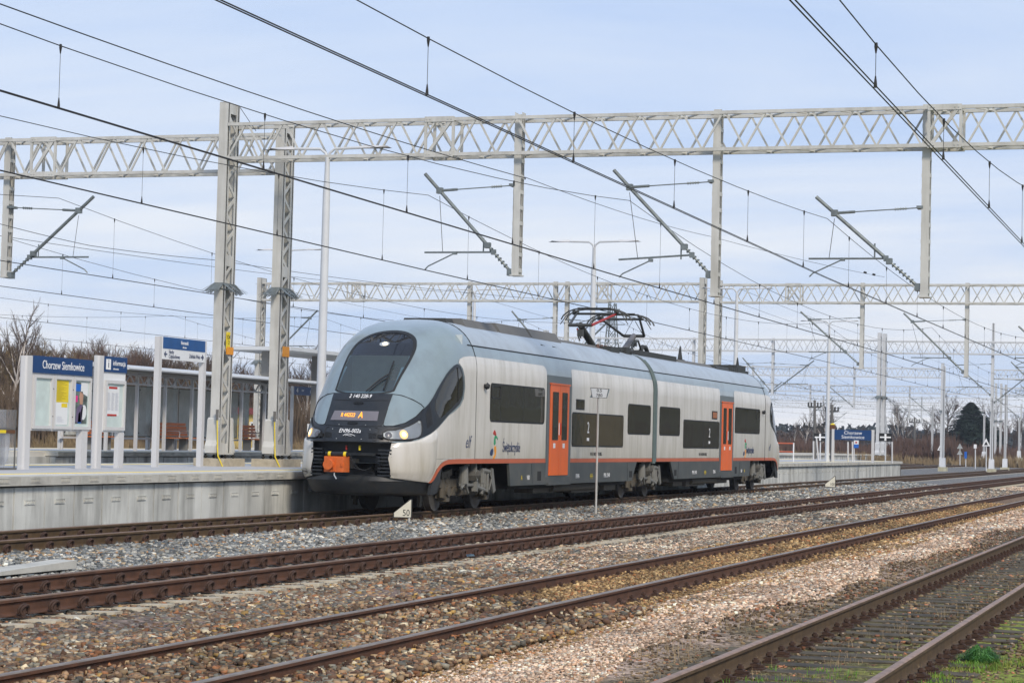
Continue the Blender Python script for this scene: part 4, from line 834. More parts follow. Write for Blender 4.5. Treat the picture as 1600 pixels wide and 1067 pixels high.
# ---- bogies
def bogie(xc_, motor=True):
    b = MB(); b.box(xc_-1.75, xc_+1.75, YC-1.08, YC-.92, .52, .70); b.box(xc_-1.75, xc_+1.75, YC+.92, YC+1.08, .52, .70); b.box(xc_-.35, xc_+.35, YC-1.0, YC+1.0, .45, .75)
    b.box(xc_-1.75, xc_-1.6, YC-.95, YC+.95, .5, .66); b.box(xc_+1.6, xc_+1.75, YC-.95, YC+.95, .5, .66)
    B_ = b.build('bogie', 'bogie', TR)
    for sx in (-1.35, 1.35):
        m_ = MB(); 
        for s in (-1, 1):
            y0_ = YC+s*.69; y1_ = YC+s*.83; m_.tube([(xc_+sx, y0_, .42), (xc_+sx, y1_, .42)], .425, 32); m_.tube([(xc_+sx, y1_, .42), (xc_+sx, y1_+s*.03, .42)], [.36, .18], 24); m_.tube([(xc_+sx, YC+s*.66, .42), (xc_+sx, y0_, .42)], .455, 32); m_.tube([(xc_+sx, y1_, .42), (xc_+sx, YC+s*.90, .42)], .10, 12)
        m_.tube([(xc_+sx, YC-.9, .42), (xc_+sx, YC+.9, .42)], .085, 10); m_.build('wheelset', 'wheel', B_)
        for s in (-1, 1):
            m_ = MB(); yb = YC+s*1.0; m_.cb((xc_+sx, yb, .44), (.34, .22, .32)); m_.cb((xc_+sx, yb+s*.03, .26), (.22, .2, .10)); m_.tube([(xc_+sx, yb-s*.0, .44), (xc_+sx, yb+s*.16, .44)], .12, 12)
            m_.tube([(xc_+sx-.22, yb+s*.05, .30), (xc_+sx-.22, yb+s*.05, .80)], .055, 8); m_.tube([(xc_+sx+.22, yb+s*.05, .34), (xc_+sx+.22, yb+s*.05, .86)], .04, 8)
            m_.bar((xc_+sx-.35, yb+s*.06, .78), (xc_+sx+.3, yb+s*.06, .86), .10, .14); m_.build('axle_box', 'bogie', B_)
            m_ = MB(); 
            for q in range(7): m_.tube([(xc_+sx+.08*math.cos(k), yb+s*.04+.08*math.sin(k), .60+.03*q+.03*k/6.28) for k in np.linspace(0, 6.28, 9)], .014, 5, False)
            m_.build('coil_spring', 'bogie', B_)
    for s in (-1, 1):
        y_ = YC+s*1.12
        m_ = MB(); m_.tube([(xc_, y_, .66), (xc_, y_, .78), (xc_, y_, .86), (xc_, y_, .92)], [.22, .29, .29, .2], 20); m_.tube([(xc_, y_, .92), (xc_, y_, 1.04)], .16, 16); m_.build('air_spring', mat('air_spring_grey', (.085, .08, .068), .8), B_)
        m_ = MB(); y2 = YC+s*1.30; m_.tube([(xc_+.05, y2, .52), (xc_+.62, y2, .44)], .05, 10); m_.tube([(xc_-.05, y2, .52), (xc_+.05, y2, .52)], .065, 10); m_.bar((xc_-.14, y2, 1.05), (xc_-.14, y2, .82), .12, .08); m_.bar((xc_-.14, y2, .82), (xc_-.02, y2, .66), .12, .08); m_.bar((xc_-.02, y2, .66), (xc_-.06, y2, .42), .12, .08)
        m_.tube([(xc_+.42, y2, .36), (xc_+.42, y2, .88)], .045, 8); m_.tube([(xc_+.42, y2, .6), (xc_+.42, y2, .92)], .06, 8); m_.tube([(xc_+.80, y2, .40), (xc_+.80, y2, .85)], .04, 8); m_.tube([(xc_+.35, y2, .90), (xc_+.9, y2, .86)], .055, 10); m_.tube([(xc_+.62, y2, .95), (xc_+.62, y2, .5)], .035, 8); m_.tube([(xc_+.9, y2, .9), (xc_+1.0, y2+s*.04, .7), (xc_+.95, y2, .45)], .022, 6); m_.tube([(xc_-.72, y2-s*.04, .60), (xc_-.72, y2-s*.04, .98)], [.12, .10], 12); m_.tube([(xc_-.72, y2-s*.04, .98), (xc_-.5, y2, 1.03)], .03, 6); m_.bar((xc_-.98, y2-s*.03, .58), (xc_+1.2, y2-s*.03, .56), .04, .06); m_.tube([(xc_-.98, y2, .50), (xc_-.70, y2, .62), (xc_-.5, y2, .40)], .03, 6)
        m_.prism([(xc_+1.0, .95), (xc_+1.12, .92), (xc_+1.32, .42), (xc_+1.18, .36), (xc_+1.02, .6)], SIDE, y2-.04, y2); m_.build('damper', mat('damper_grey', (.17, .17, .155), .6), B_)
        m_ = MB(); m_.prism([(xc_-1.05, .34), (xc_+.75, .34), (xc_+.95, .52), (xc_+.4, .62), (xc_-.4, .62), (xc_-.9, .52)], SIDE, YC+s*1.02, YC+s*1.10); m_.tube([(xc_-.7, y_, .42), (xc_-.35, y_, .42)], .10, 10); m_.build('brake_gear', 'bogie', B_)
    return B_
for xb in (46.57, 62.12, 77.67): bogie(xb)
# front coupling rail guards
m1 = MB(); 
for s in (-1, 1): m1.bar((44.5, YC+s*.75, .55), (44.45, YC+s*.75, .10), .06, .12)
m1.box(44.2, 45.0, YC-.9, YC+.9, .45, .62); m1.build('rail_guard', 'bogie', TR)
# ---- roof equipment
def rbox(x0, x1, w0, w1, z0, z1, name, mt, sl=.35, par=TR):
    m_ = MB(); m_.add([(x0, YC-w0, z0), (x1, YC-w0, z0), (x1, YC+w0, z0), (x0, YC+w0, z0), (x0+sl*.4, YC-w1, z1), (x1-sl, YC-w1, z1), (x1-sl, YC+w1, z1), (x0+sl*.4, YC+w1, z1)], [(3,2,1,0),(4,5,6,7),(0,1,5,4),(1,2,6,5),(2,3,7,6),(3,0,4,7)]); return m_.build(name, mt, par)
c0, c1_ = CARS
rbox(46.45, 47.05, .62, .5, 4.03, 4.33, 'air_intake', 'reqd', .1, c0)
for x0, x1, z1 in ((47.05, 49.45, 4.36), (49.5, 52.0, 4.40), (52.05, 54.6, 4.40)):
    r_ = rbox(x0, x1, .98, .66, 3.93, z1, 'roof_cowl', 'req', .12, c0)
    m_ = MB(); 
    for q in range(4): m_.tube([(x0+.3+q*(x1-x0-.5)/3, YC-.97, 3.95), (x0+.34+q*(x1-x0-.5)/3, YC-.93, 4.0)], .03, 6)
    m_.build('cowl_bolts', 'reqd', r_)
rbox(54.7, 59.0, .9, .6, 3.97, 4.28, 'roof_cowl', 'req', .5, c0)
m_ = MB()
for xx in (51.9, 52.9): m_.prism([(xx, 3.86), (xx+.75, 3.78), (xx+.62, 3.96), (xx, 4.0)], SIDE, YC-1.10, YC-.95)
m_.build('roof_vent_opening', 'under2', c0)
m_ = MB()
for xx in (59.3, 59.7, 60.1, 60.5): m_.tube([(xx, YC-.45, 4.16), (xx, YC-.45, 4.36)], [.07, .05], 8); m_.tube([(xx, YC+.45, 4.16), (xx, YC+.45, 4.36)], [.07, .05], 8)
m_.box(59.2, 61.6, YC-.6, YC+.6, 4.18, 4.24); m_.build('insulators', 'insul', c0)
m_ = MB(); m_.box(59.3, 60.2, YC-.85, YC+.6, 4.12, 4.30); m_.box(61.1, 61.7, YC-.8, YC+.3, 4.10, 4.36); m_.tube([(60.9, YC-.6, 4.25), (61.7, YC-.75, 4.25)], .10, 10); m_.build('roof_apparatus', 'reqd', c0)
# rear car roof
m_ = MB(); m_.box(63.0, 67.6, YC-.7, YC+.6, 4.10, 4.36); m_.tube([(63.4, YC-.3, 4.36), (63.8, YC-.3, 4.62), (64.3, YC-.3, 4.70), (64.7, YC-.3, 4.40)], .03, 6); m_.tube([(64.9, YC-.2, 4.36), (65.2, YC-.2, 4.56), (65.6, YC-.2, 4.56), (65.9, YC-.2, 4.36)], .07, 8); m_.build('roof_apparatus', 'reqd', c1_)
rbox(68.0, 73.0, .9, .6, 3.98, 4.30, 'roof_cowl', 'req', .3, c1_); rbox(73.1, 75.2, .88, .7, 3.98, 4.30, 'roof_box', 'reqd', .1, c1_)
m_ = MB()
for xx in np.arange(75.3, 76.5, .3): m_.box(xx, xx+.2, YC-.75, YC+.7, 4.05, 4.34)
m_.box(76.6, 78.1, YC-.7, YC+.7, 4.0, 4.46); m_.box(78.15, 79.0, YC-.62, YC+.6, 3.95, 4.30); m_.build('roof_apparatus', 'reqd', c1_)
m_ = MB()
for xx in (70.6, 79.6): m_.box(xx, xx+.5, YC-.12, YC+.12, 4.26, 4.40); m_.tube([(xx+.3, YC, 4.4), (xx+.3, YC, 4.85)], [.09, .02], 6)
m_.build('antenna', 'reqd', c1_)
# ---- pantographs: head, upper frame, lower arm
def panto(xh, xk, xb, redtube, label):
    P = MB().box(xb-.35, xb+.35, YC-.5, YC+.5, 4.20, 4.25).build('pantograph', 'panto', TR); tag(P, label)
    def s_(m_, nm_, mt='panto'): m_.build(nm_, mt, P, True)
    zk, zh = 4.88, 5.30; zt = 5.44; dr = 1 if xh > xk else -1
    m_ = MB(); m_.tube([(xb, YC, 4.30), (xk, YC, zk)], [.11, .085], 12); s_(m_, 'lower_arm', mat('pantograph_pale_arm', (.13, .125, .13), .5) if not redtube else 'panto')
    m_ = MB(); m_.tube([(xb+.25*dr, YC+.05, 4.30), (xk-.05*dr, YC+.08, zk-.12)], .022, 8); s_(m_, 'control_rod', 'pred')
    m_ = MB(); m_.tube([(xk, YC-.33, zk), (xk, YC+.33, zk)], .05, 10); s_(m_, 'knuckle_axle')
    for s in (-1, 1):
        m_ = MB(); m_.tube([(xk, YC+s*.33, zk), (xh, YC+s*.60, zh)], [.042, .034], 8); s_(m_, 'upper_tube', 'pred' if redtube and s < 0 else 'panto')
    m_ = MB(); m_.tube([(xk, YC-.33, zk-.03), (xh-.06*dr, YC-.45, zh-.06)], .012, 6); m_.tube([(xk, YC+.3, zk), (xh, YC-.4, zh)], .008, 5); s_(m_, 'guide_rod')
    m_ = MB()
    m_.tube([(xh, YC-.72, zh), (xh, YC+.72, zh)], .035, 8)
    for dx in (-.22, .22):
        m_.tube([(xh+dx, YC+y, z) for y, z in ((-1.0, 5.12), (-.93, 5.24), (-.80, 5.34), (-.62, 5.41), (-.4, zt), (.4, zt), (.62, 5.41), (.80, 5.34), (.93, 5.24), (1.0, 5.12))], .022, 8)
        m_.box(xh+dx-.03, xh+dx+.03, YC-.5, YC+.5, zt, zt+.028)
    for s in (-1, 1):
        m_.bar((xh-.22, YC+s*.6, 5.36), (xh+.22, YC+s*.6, 5.36), .03, .05); m_.tube([(xh, YC+s*.62, zh), (xh-.1, YC+s*.66, zh+.08)], .05, 8)
        m_.tube([(xh-.25, YC+s*.72, zh+.02), (xh-.2, YC+s*.86, 5.22), (xh-.22, YC+s*1.02, 4.98)], .014, 6)
    s_(m_, 'collector_head')
    m_ = MB()
    for q in range(4): m_.tube([(xk+.02*q, YC+.1, zk-.08*q), (xk+.12, YC-.05+.03*q, zk-.2-.08*q)], .02, 6)
    m_.cb((xk+.03, YC, zk-.22), (.14, .16, .2)); s_(m_, 'linkage')
panto(60.66, 59.05, 60.45, True, 'front pantograph with one red upper tube')
panto(63.3, 64.9, 63.6, False, 'rear pantograph with a grey lower arm')
# ================================================================ catenary gantries
def atX(x, y, X):
    d = Fv+Rv*((x-800)/3400.4)-Uv*((y-533.5)/3400.4); return Vector((0, 0, EYE))+d*(X/d.x)
def atY(x, y, Y):
    d = Fv+Rv*((x-800)/3400.4)-Uv*((y-533.5)/3400.4); return Vector((0, 0, EYE))+d*(Y/d.y)
ZB, ZT = 8.17, 8.99
def beam_mb(X, Ya, Yb, zb=ZB, zt=ZT, wx=.30, far=False):
    mb = MB(); c = .075 if not far else .09
    for dx in (-wx, wx):
        for z in (zb, zt): mb.bar((X+dx, Ya, z), (X+dx, Yb, z), c, c)
    n_ = max(1, round(abs(Yb-Ya)/.98)); st = (Yb-Ya)/n_; d = .042
    for k in range(n_):
        y0 = Ya+k*st; ym = y0+st/2; y1 = y0+st
        for i, dx in enumerate((-wx, wx)):
            if i == 0: mb.bar((X+dx, y0, zb), (X+dx, ym-st*.03, zt), d, d); mb.bar((X+dx, ym+st*.03, zt), (X+dx, y1, zb), d, d)
            else: mb.bar((X+dx, y0, zt), (X+dx, ym-st*.03, zb), d, d); mb.bar((X+dx, ym+st*.03, zb), (X+dx, y1, zt), d, d)
        if not far or k % 2 == 0:
            mb.bar((X-wx, y0, zt), (X+wx, ym, zt), .04, .03); mb.bar((X+wx, ym, zt), (X-wx, y1, zt), .04, .03)
            mb.bar((X-wx, y0, zb), (X+wx, ym, zb), .04, .03); mb.bar((X+wx, ym, zb), (X-wx, y1, zb), .04, .03)
    return mb
def splice_mb(X, Y, zb=ZB, zt=ZT, wx=.30):
    mb = MB()
    for dx in (-wx, wx):
        for yy_ in (Y-.34, Y+.34): mb.bar((X+dx, yy_, zb), (X+dx, yy_, zt), .06, .06)
        for z in (zb, zt): mb.box(X+dx-.045, X+dx+.045, Y-.36, Y+.36, z-.062, z+.062)
        mb.bar((X+dx, Y-.30, zb if dx > 0 else zt), (X+dx, Y+.30, zt if dx > 0 else zb), .06, .07)
        for q in (-.30, -.22, .22, .30):
            for z in (zb, zt): mb.tube([(X+dx-.06, Y+q, z), (X+dx+.06, Y+q, z)], .014, 6)
    for yy_ in (Y-.32, Y+.32):
        for z in (zb, zt): mb.bar((X-wx, yy_, z), (X+wx, yy_, z), .05, .05)
    return mb
def column_mb(X, Y, z0, z1, wx=.29, wy=.22):
    mb = MB(); t = .09
    for s in (-1, 1):
        a = X+s*wx
        mb.box(a-t/2, a+t/2, Y-wy/2, Y+wy/2, z0, z1)
        mb.box(min(a, a-s*.13), max(a, a-s*.13), Y-wy/2, Y-wy/2+.014, z0, z1); mb.box(min(a, a-s*.13), max(a, a-s*.13), Y+wy/2-.014, Y+wy/2, z0, z1)
    n_ = max(2, round((z1-z0-.6)/.78)); st = (z1-z0-.6)/n_
    for s in (-1, 1):
        yy_ = Y+s*(wy/2-.02)
        for k in range(n_):
            za = z0+.3+k*st; mb.bar((X-wx+.05, yy_, za), (X+wx-.05, yy_, za+st/2), .02, .075); mb.bar((X+wx-.05, yy_, za+st/2), (X-wx+.05, yy_, za+st), .02, .075)
        for zz in (z0+.12, z0+(z1-z0)*.55, z1-.12): mb.box(X-wx+.04, X+wx-.04, yy_-.012, yy_+.012, zz-.13, zz+.13)
    mb.box(X-wx-.05, X+wx+.05, Y-wy/2, Y+wy/2, z1, z1+.012)
    return mb
def guard_mb(X, Y, z, wx=.34, wy=.12):
    mb = MB(); P = [(X-wx, Y-wy), (X+wx, Y-wy), (X+wx, Y+wy), (X-wx, Y+wy)]
    mb.box(X-wx-.02, X+wx+.02, Y-wy-.02, Y+wy+.02, z-.12, z-.1)
    for i in range(4):
        a = Vector((*P[i], z)); b = Vector((*P[(i+1) % 4], z)); mid = (a+b)/2; o = (mid-Vector((X, Y, z))).normalized()
        n_ = 9
        for k in range(n_+1):
            p_ = a.lerp(b, k/n_); c = Vector((X, Y, z)); dr = (p_-c).normalized()*.12+o*.25; q = p_+dr; q.z = z-.17-.02*(k % 3); mb.bar(p_+Vector((0, 0, .02)), q, .035, .006)
    mb.box(X-wx, X+wx, Y-wy, Y+wy, z-.02, z+.035)
    return mb
def post_mb(X, Y, zb, zt=9.2):
    mb = MB(); 
    for s in (-1, 1):
        a = X+s*.10; mb.box(a-.03, a+.03, Y-.085, Y+.085, zb, zt)
        for yy_ in (Y-.085, Y+.079): mb.box(min(a, a-s*.05), max(a, a-s*.05), yy_, yy_+.006, zb, zt)
    z = zb+.06
    while z < zt:
        for yy_ in (Y-.091, Y+.085): mb.box(X-.13, X+.13, yy_, yy_+.006, z, z+.09)
        z += .36
    mb.box(X-.16, X+.16, Y-.12, Y+.12, zb-.03, zb)
    return mb
def insul(mb, p, q, n_=6, r=.05):
    p = Vector(p); q = Vector(q)
    for k in range(n_): a = p.lerp(q, (k+.2)/n_); b = p.lerp(q, (k+.55)/n_); mb.tube([a, b], [r, r*.75], 8)
    mb.tube([p, q], r*.45, 6)
def cantilever(G, X, Yp, zb, Yh, zh, Yt, zc=5.4, zm=None, par_x=0):
    s = 1 if Yh > Yp else -1; base = Vector((X, Yp+s*.13, zb)); head = Vector((X, Yh, zh)); d = (head-base).normalized()
    m_ = MB(); a = base+d*.18; m_.tube([a+d*.62, head+d*.25], .042, 10)
    C_ = m_.build('cantilever', 'steel', G, True); C_.data.name = 'cantilever'
    def sub(mm, nm_, mt='steel'): return mm.build(nm_, mt, C_)
    i_ = MB(); insul(i_, a, a+d*.62, 6, .058); i_.tube([base-d*.05, a], .035, 8); i_.cb(base, (.2, .16, .16)); i_.cb(a+d*.68, (.13, .13, .13)); sub(i_, 'insulator')
    zt_ = zm or zh-.12; tie = MB(); te = head-d*.30; ps = Vector((X, Yp+s*.12, te.z+.10)); ti = te.lerp(ps, .24); tj = te.lerp(ps, .70); tk = te.lerp(ps, .85)
    tie.tube([te, ti], .032, 8); tie.tube([ti, tj], .014, 6); insul(tie, tj, tk, 5, .036); tie.tube([tk, ps], .014, 6); tie.cb(ps, (.30, .14, .06)); tie.cb(te, (.12, .14, .14)); sub(tie, 'tie_rod')
    # steady arm and registration arm
    za = zc+.42; u = (za-base.z)/(head.z-base.z) if head.z != base.z else .3; u = max(.2, min(u, .6)); on = base.lerp(head, u)
    r_ = MB(); ye = Yt+s*.05; far_ = on.y+s*1.7; far_ = max(min(far_, max(on.y, Yh)+.9), min(on.y, Yh)-.9); r_.tube([on, (X, far_, za)], .022, 8); r_.cb(on, (.1, .1, .12)); r_.tube([(X, on.y+s*.25, za), (X, on.y+s*.25, za+.33)], .018, 6)
    r_.tube([(X, on.y+s*.95, za-.02), (X, on.y+s*1.6, zc+.10), (X, on.y+s*1.68, zc+.02)], .016, 6); r_.cb((X, on.y+s*.95, za-.02), (.07, .1, .07)); sub(r_, 'registration_arm')
    w_ = MB(); w_.tube([head-d*.30+Vector((0, 0, -.12)), (X, far_-s*.45, za)], .007, 4); sub(w_, 'stay_wire', 'wire')
    return C_
def base_on(mbX, X, Y, z):       # foundation block with bolts
    mb = MB(); mb.box(X-.55, X+.55, Y-.42, Y+.42, z-.6, z+.30); 
    return mb
def gantry(X, cols, Ya, Yb, posts, label, grp, splices=(), zbase=1.1, far=False, zb=ZB, zt=ZT, cants=(), ctop=9.52, block=True):
    G = empty('catenary_gantry', (X, cols[0][0] if cols else Ya, 0), label, 'gantry', grp)
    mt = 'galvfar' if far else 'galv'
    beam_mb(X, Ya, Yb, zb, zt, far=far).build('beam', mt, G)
    for y in splices: splice_mb(X, y, zb, zt).build('beam_splice', mt, G)
    for c in cols:
        Y, z0 = c; o = column_mb(X, Y, z0, ctop).build('column', mt, G)
        k = MB(); k.box(X-.40, X+.40, Y-.18, Y+.18, z0-.02, z0+.02)
        for s in (-1, 1): k.prism([(X+s*.34, z0+.02), (X+s*.52, z0+.02), (X+s*.52, z0+.18), (X+s*.44, z0+.32), (X+s*.40, z0+.82), (X+s*.34, z0+.86)], SIDE, Y-.15, Y+.15)
        k.build('base_shoe', mt, o)
        if block:
            k = MB()
            for sx in (-.45, 0, .45):
                for sy in (-.15, .15): k.tube([(X+sx, Y+sy, z0-.13), (X+sx, Y+sy, z0+.0)], .03, 6); k.tube([(X+sx, Y+sy, z0-.09), (X+sx, Y+sy, z0-.05)], .06, 6)
            k.build('anchor_bolts', 'under2', o)
            MB().box(X-.58, X+.58, Y-.40, Y+.40, z0-.6, z0-.11).build('foundation_block', 'conc', o)
        guard_mb(X, Y, 5.15).build('anti_climb_guard', 'steel', o)
    for p_ in posts: post_mb(X, p_[0], p_[1], zt+.1).build('hanging_post', mt, G)
    for c in cants: cantilever(G, X, *c)
    return G
g = gantry(47.5, [(22.97, 1.10), (-2.6, 0)], 22.85, -2.4, [(15.58, 5.39), (10.9, 4.93), (6.26, 4.92), (1.2, 5.0)], 'nearest gantry, spanning right above the train from its column on the platform', 'overhead line gantries over the tracks', (17.45, 5.85),
    cants=[(15.58, 5.45, 17.72, 7.58, T1, 5.50), (10.9, 5.40, 13.14, 7.60, T2, 5.32), (6.26, 5.12, 8.48, 6.95, T3, 5.33), (1.2, 5.2, 3.5, 7.0, T4, 5.3)])
for o in [c for c in COL.objects if c.parent == g and c.name.startswith('column')][:1]:
    k = MB().box(47.42, 47.62, 22.97-.135, 22.97-.120, 3.62, 4.02); k.build('yellow_number_plate', 'yel', o); MB().box(47.44, 47.80, 22.97-.145, 22.97-.120, 3.48, 3.66).build('warning_plate', 'ora', o)
    text('124\n 2', .13, (47.52, 22.83, 3.83), (1,0,0), (0,0,1), 'btxt', o)
    m_ = MB(); m_.tube([(47.02, 22.83, 2.15), (47.02, 22.83, 1.9)], .035, 8); m_.build('cable_end', 'req', o)
    m_ = MB(); m_.tube([(47.02, 22.83, 1.95), (47.03, 22.80, 1.25), (46.90, 22.72, 1.05), (46.92, 22.60, .8)], .015, 8); m_.build('earthing_cable', 'yel', o)
g = gantry(49.0, [(22.16, 1.10), (46.2, 0)], 22.3, 46.1, [(29.9, 5.47), (34.4, 5.3)], 'gantry spanning left over the rear tracks, its column right beside the nearest one', 'overhead line gantries over the tracks', (28.75,), zb=8.06, zt=8.95, ctop=9.25,
    cants=[(29.9, 5.50, 27.62, 7.35, 27.4, 5.55), (34.4, 5.4, 32.2, 7.3, 32.0, 5.5)])
for o in [c for c in COL.objects if c.parent == g and c.name.startswith('column')][:1]:
    MB().box(48.92, 49.30, 22.16-.135, 22.16-.120, 3.50, 3.75).build('warning_plate', 'ora', o)
    m_ = MB(); m_.tube([(48.52, 22.02, 2.15), (48.52, 22.02, 1.9)], .035, 8); m_.build('cable_end', 'req', o)
    m_ = MB(); m_.tube([(48.52, 22.02, 1.95), (48.53, 21.99, 1.25), (48.40, 21.92, 1.05), (48.42, 21.80, .8)], .015, 8); m_.build('earthing_cable', 'yel', o)
grpf = 'overhead line gantries over the tracks'
gantry(98.4, [(23.15, 1.1), (45.55, 0)], 23.2, 45.4, [(30.3, 5.2), (29.72, 5.2), (44.9, 5.53), (34.6, 5.3)], 'second gantry leftwards, ending on a lattice column behind the shelter', grpf, (40.5, 28.0), cants=[(30.3, 5.4, 32.3, 7.5, 32.0, 5.5), (29.72, 5.4, 27.5, 7.4, 27.4, 5.5), (44.9, 5.5, 42.7, 7.5, 42.5, 5.5)], ctop=9.25)
gantry(99.0, [(22.55, 1.1), (-2.6, 0)], 22.4, -2.4, [(15.85, 5.2), (11.15, 4.9), (6.5, 4.9)], 'second gantry rightwards, its column rising behind the rear end of the train', grpf, (19.0, 7.0), cants=[(15.85, 5.4, 18.5, 7.6, T1, 5.5), (11.15, 5.1, 13.8, 7.55, T2, 5.3), (6.5, 5.1, 8.7, 7.0, T3, 5.33)], ctop=9.2)
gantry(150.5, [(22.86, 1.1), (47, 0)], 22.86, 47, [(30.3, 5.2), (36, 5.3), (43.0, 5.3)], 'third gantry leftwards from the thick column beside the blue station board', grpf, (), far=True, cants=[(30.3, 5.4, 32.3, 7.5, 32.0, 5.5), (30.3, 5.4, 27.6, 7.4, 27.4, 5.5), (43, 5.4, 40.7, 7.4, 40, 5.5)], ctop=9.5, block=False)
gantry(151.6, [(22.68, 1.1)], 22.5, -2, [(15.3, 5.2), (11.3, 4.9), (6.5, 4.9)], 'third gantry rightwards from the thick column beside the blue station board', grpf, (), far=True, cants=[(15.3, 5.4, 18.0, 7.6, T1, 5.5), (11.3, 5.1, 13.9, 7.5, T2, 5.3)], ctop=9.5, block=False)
for i, (X, Y0, Y1, lab) in enumerate([(203, 25.0, 62, 'fourth gantry leftwards, ending at the slim column right of the station board'), (204, 20.6, -4, 'fourth gantry rightwards, running out of the right edge'), (262, 26, 72, 'fifth gantry, hazy lattice beam behind the fourth one'), (263, 25.5, -4, 'fifth gantry rightwards, low hazy lattice at the right edge'), (318, 30, 85, 'sixth gantry, faint lattice beam above the horizon'), (375, 33, 100, 'seventh gantry, faintest and lowest lattice beam')]):
    ps = [(Y0+(Y1-Y0)*f_, 5.2) for f_ in (.22, .48, .78)]
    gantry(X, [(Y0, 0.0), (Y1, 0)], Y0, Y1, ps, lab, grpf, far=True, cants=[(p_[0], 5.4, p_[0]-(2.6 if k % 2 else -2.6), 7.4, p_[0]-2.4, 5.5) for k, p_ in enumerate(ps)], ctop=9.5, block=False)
# single masts with cantilevers, right of the platform end
def mast(X, Y, z0, z1, lab, c=None, w_=.11):
    G = empty('catenary_mast', (X, Y, z0), lab, 'mast', 'single overhead line masts at the right')
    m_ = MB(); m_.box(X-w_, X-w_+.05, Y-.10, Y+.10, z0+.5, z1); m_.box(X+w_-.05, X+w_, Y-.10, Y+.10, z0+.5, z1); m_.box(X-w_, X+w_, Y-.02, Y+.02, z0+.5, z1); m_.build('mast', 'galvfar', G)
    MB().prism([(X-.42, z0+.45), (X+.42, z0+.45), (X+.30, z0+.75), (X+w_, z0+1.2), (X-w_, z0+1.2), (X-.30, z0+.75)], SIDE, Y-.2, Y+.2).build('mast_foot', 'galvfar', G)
    MB().box(X-.42, X+.42, Y-.35, Y+.35, z0-.5, z0+.45).build('foundation', mat('foundation_stained', (.50, .48, .36), .9, dark=(.25, .22, .08), dscale=2, damt=.6, streak=True), G)
    if c: cantilever(G, X, Y, *c)
for (bx, by, ty, lab, off_) in ((1473, 738, 572, 'slim white mast just right of the platform end', None), (1549, 741, 505, 'tall white mast at the right, second from the picture edge', (-3)), (1570, 738, 601, 'white mast close to the right picture edge, yellow stained foot', None), (1456, 722, 635, 'distant short mast left of the dark conifer', 3), (1537, 722, 647, 'distant short mast right of the dark conifer', None), (1592, 721, 655, 'distant short mast at the very right edge', 3)):
    b_ = at(bx, by, -.3); t_ = atX(bx, ty, b_.x)
    if b_.x > 250 or b_.x < 0: b_ = atX(bx, by, 250); t_ = atX(bx, ty, 250)
    mast(b_.x, b_.y, b_.z, t_.z, lab, (5.4, b_.y+off_*.85, 7.4, b_.y+off_*.7, 5.5) if off_ else None)
# ================================================================ overhead wires
SUP = [-3.5, 47.5, 98.8, 151, 203.5, 262, 318, 375]
def catenary(Y, zc, zs, zmid, label, amp=.12, yoff=.25, n_ind=30, r=.0075, two=True, sups=SUP, curve=0):
    C_ = empty('overhead_line', (sups[0], Y, zc), label, 'overhead line', 'overhead lines above the tracks')
    cw = MB(); ms = MB(); dl = []
    for a, b in zip(sups[:-1], sups[1:]):
        L_ = b-a; i_ = sups.index(a); ya = Y+amp*(1 if i_ % 2 else -1)+yoff; yb = Y+amp*(-1 if i_ % 2 else 1)+yoff
        for k, o_ in enumerate((-.022, .022) if two else (0,)): cw.tube([(a, ya+o_, zc), (b, yb+o_, zc)], r if two else r*1.1, 5)
        pts = []
        for k in range(17):
            u = k/16; x = a+L_*u; pts.append((x, ya+(yb-ya)*u, zmid+(zs-zmid)*(2*u-1)**2))
        ms.tube(pts, r*.95, 5)
        nd = 9
        for k in range(nd):
            u = (k+.5)/nd; dl.append((a+L_*u, ya+(yb-ya)*u, zmid+(zs-zmid)*(2*u-1)**2))
    cw.build('contact_wire', 'wire', C_); ms.build('messenger_wire', 'wire', C_); rest = MB()
    for i, (x, y, z) in enumerate(dl):
        d = MB() if i < n_ind else rest
        d.tube([(x, y, zc+.02), (x, y, z)], .0035, 4); d.tube([(x, y, zc), (x, y, zc+.05), (x, y, zc+.12)], [.020, .016, .007], 6); d.tube([(x, y, z-.09), (x, y, z-.02), (x, y, z+.02)], [.007, .019, .016], 6)
        if i < n_ind: d.build('dropper', 'wire', C_)
    tag(rest.build('far_droppers', 'wire', C_), kind='stuff')
catenary(T1, 5.50, 7.26, 6.25, 'overhead line above the train track, touched by the pantographs')
catenary(T2, 5.30, 7.08, 6.02, 'overhead line above the second track, crossing the front of the nearest gantry', yoff=.5)
catenary(T3, 5.33, 6.63, 5.95, 'overhead line above the third track, running from the top edge left of centre', yoff=.15)
catenary(T4, 5.28, 7.0, 5.72, 'overhead line at the top right corner, above the nearest track', yoff=0, amp=.05)
catenary(27.4, 5.53, 7.3, 6.2, 'overhead line above the track behind the first platform', n_ind=24, yoff=.05)
catenary(32.0, 5.5, 7.3, 6.15, 'overhead line above the track before the shelter platform', n_ind=24)
catenary(42.5, 5.6, 7.4, 6.3, 'overhead line above the track behind the shelter platform', n_ind=20)
catenary(50.5, 5.6, 7.4, 6.3, 'farthest overhead line, low over the bare trees at the left', n_ind=20)
def wire(pts, label, r=.008, ins=None):
    m_ = MB(); P = [Vector(p_) for p_ in pts]; Q = []
    for a, b in zip(P[:-1], P[1:]):
        for k in range(8): u = k/8; q = a.lerp(b, u); q.z -= 4*u*(1-u)*(b-a).length*.004; Q.append(q)
    Q.append(P[-1]); m_.tube(Q, r, 5)
    if ins:
        for u in ins: q = P[-2].lerp(P[-1], u); q2 = P[-2].lerp(P[-1], u+.012); insul(m_, q, q2, 5, .05)
    tag(m_.build('overhead_wire', 'wire', None, origin=P[0]), label, 'wire', 'single wires between the gantries')
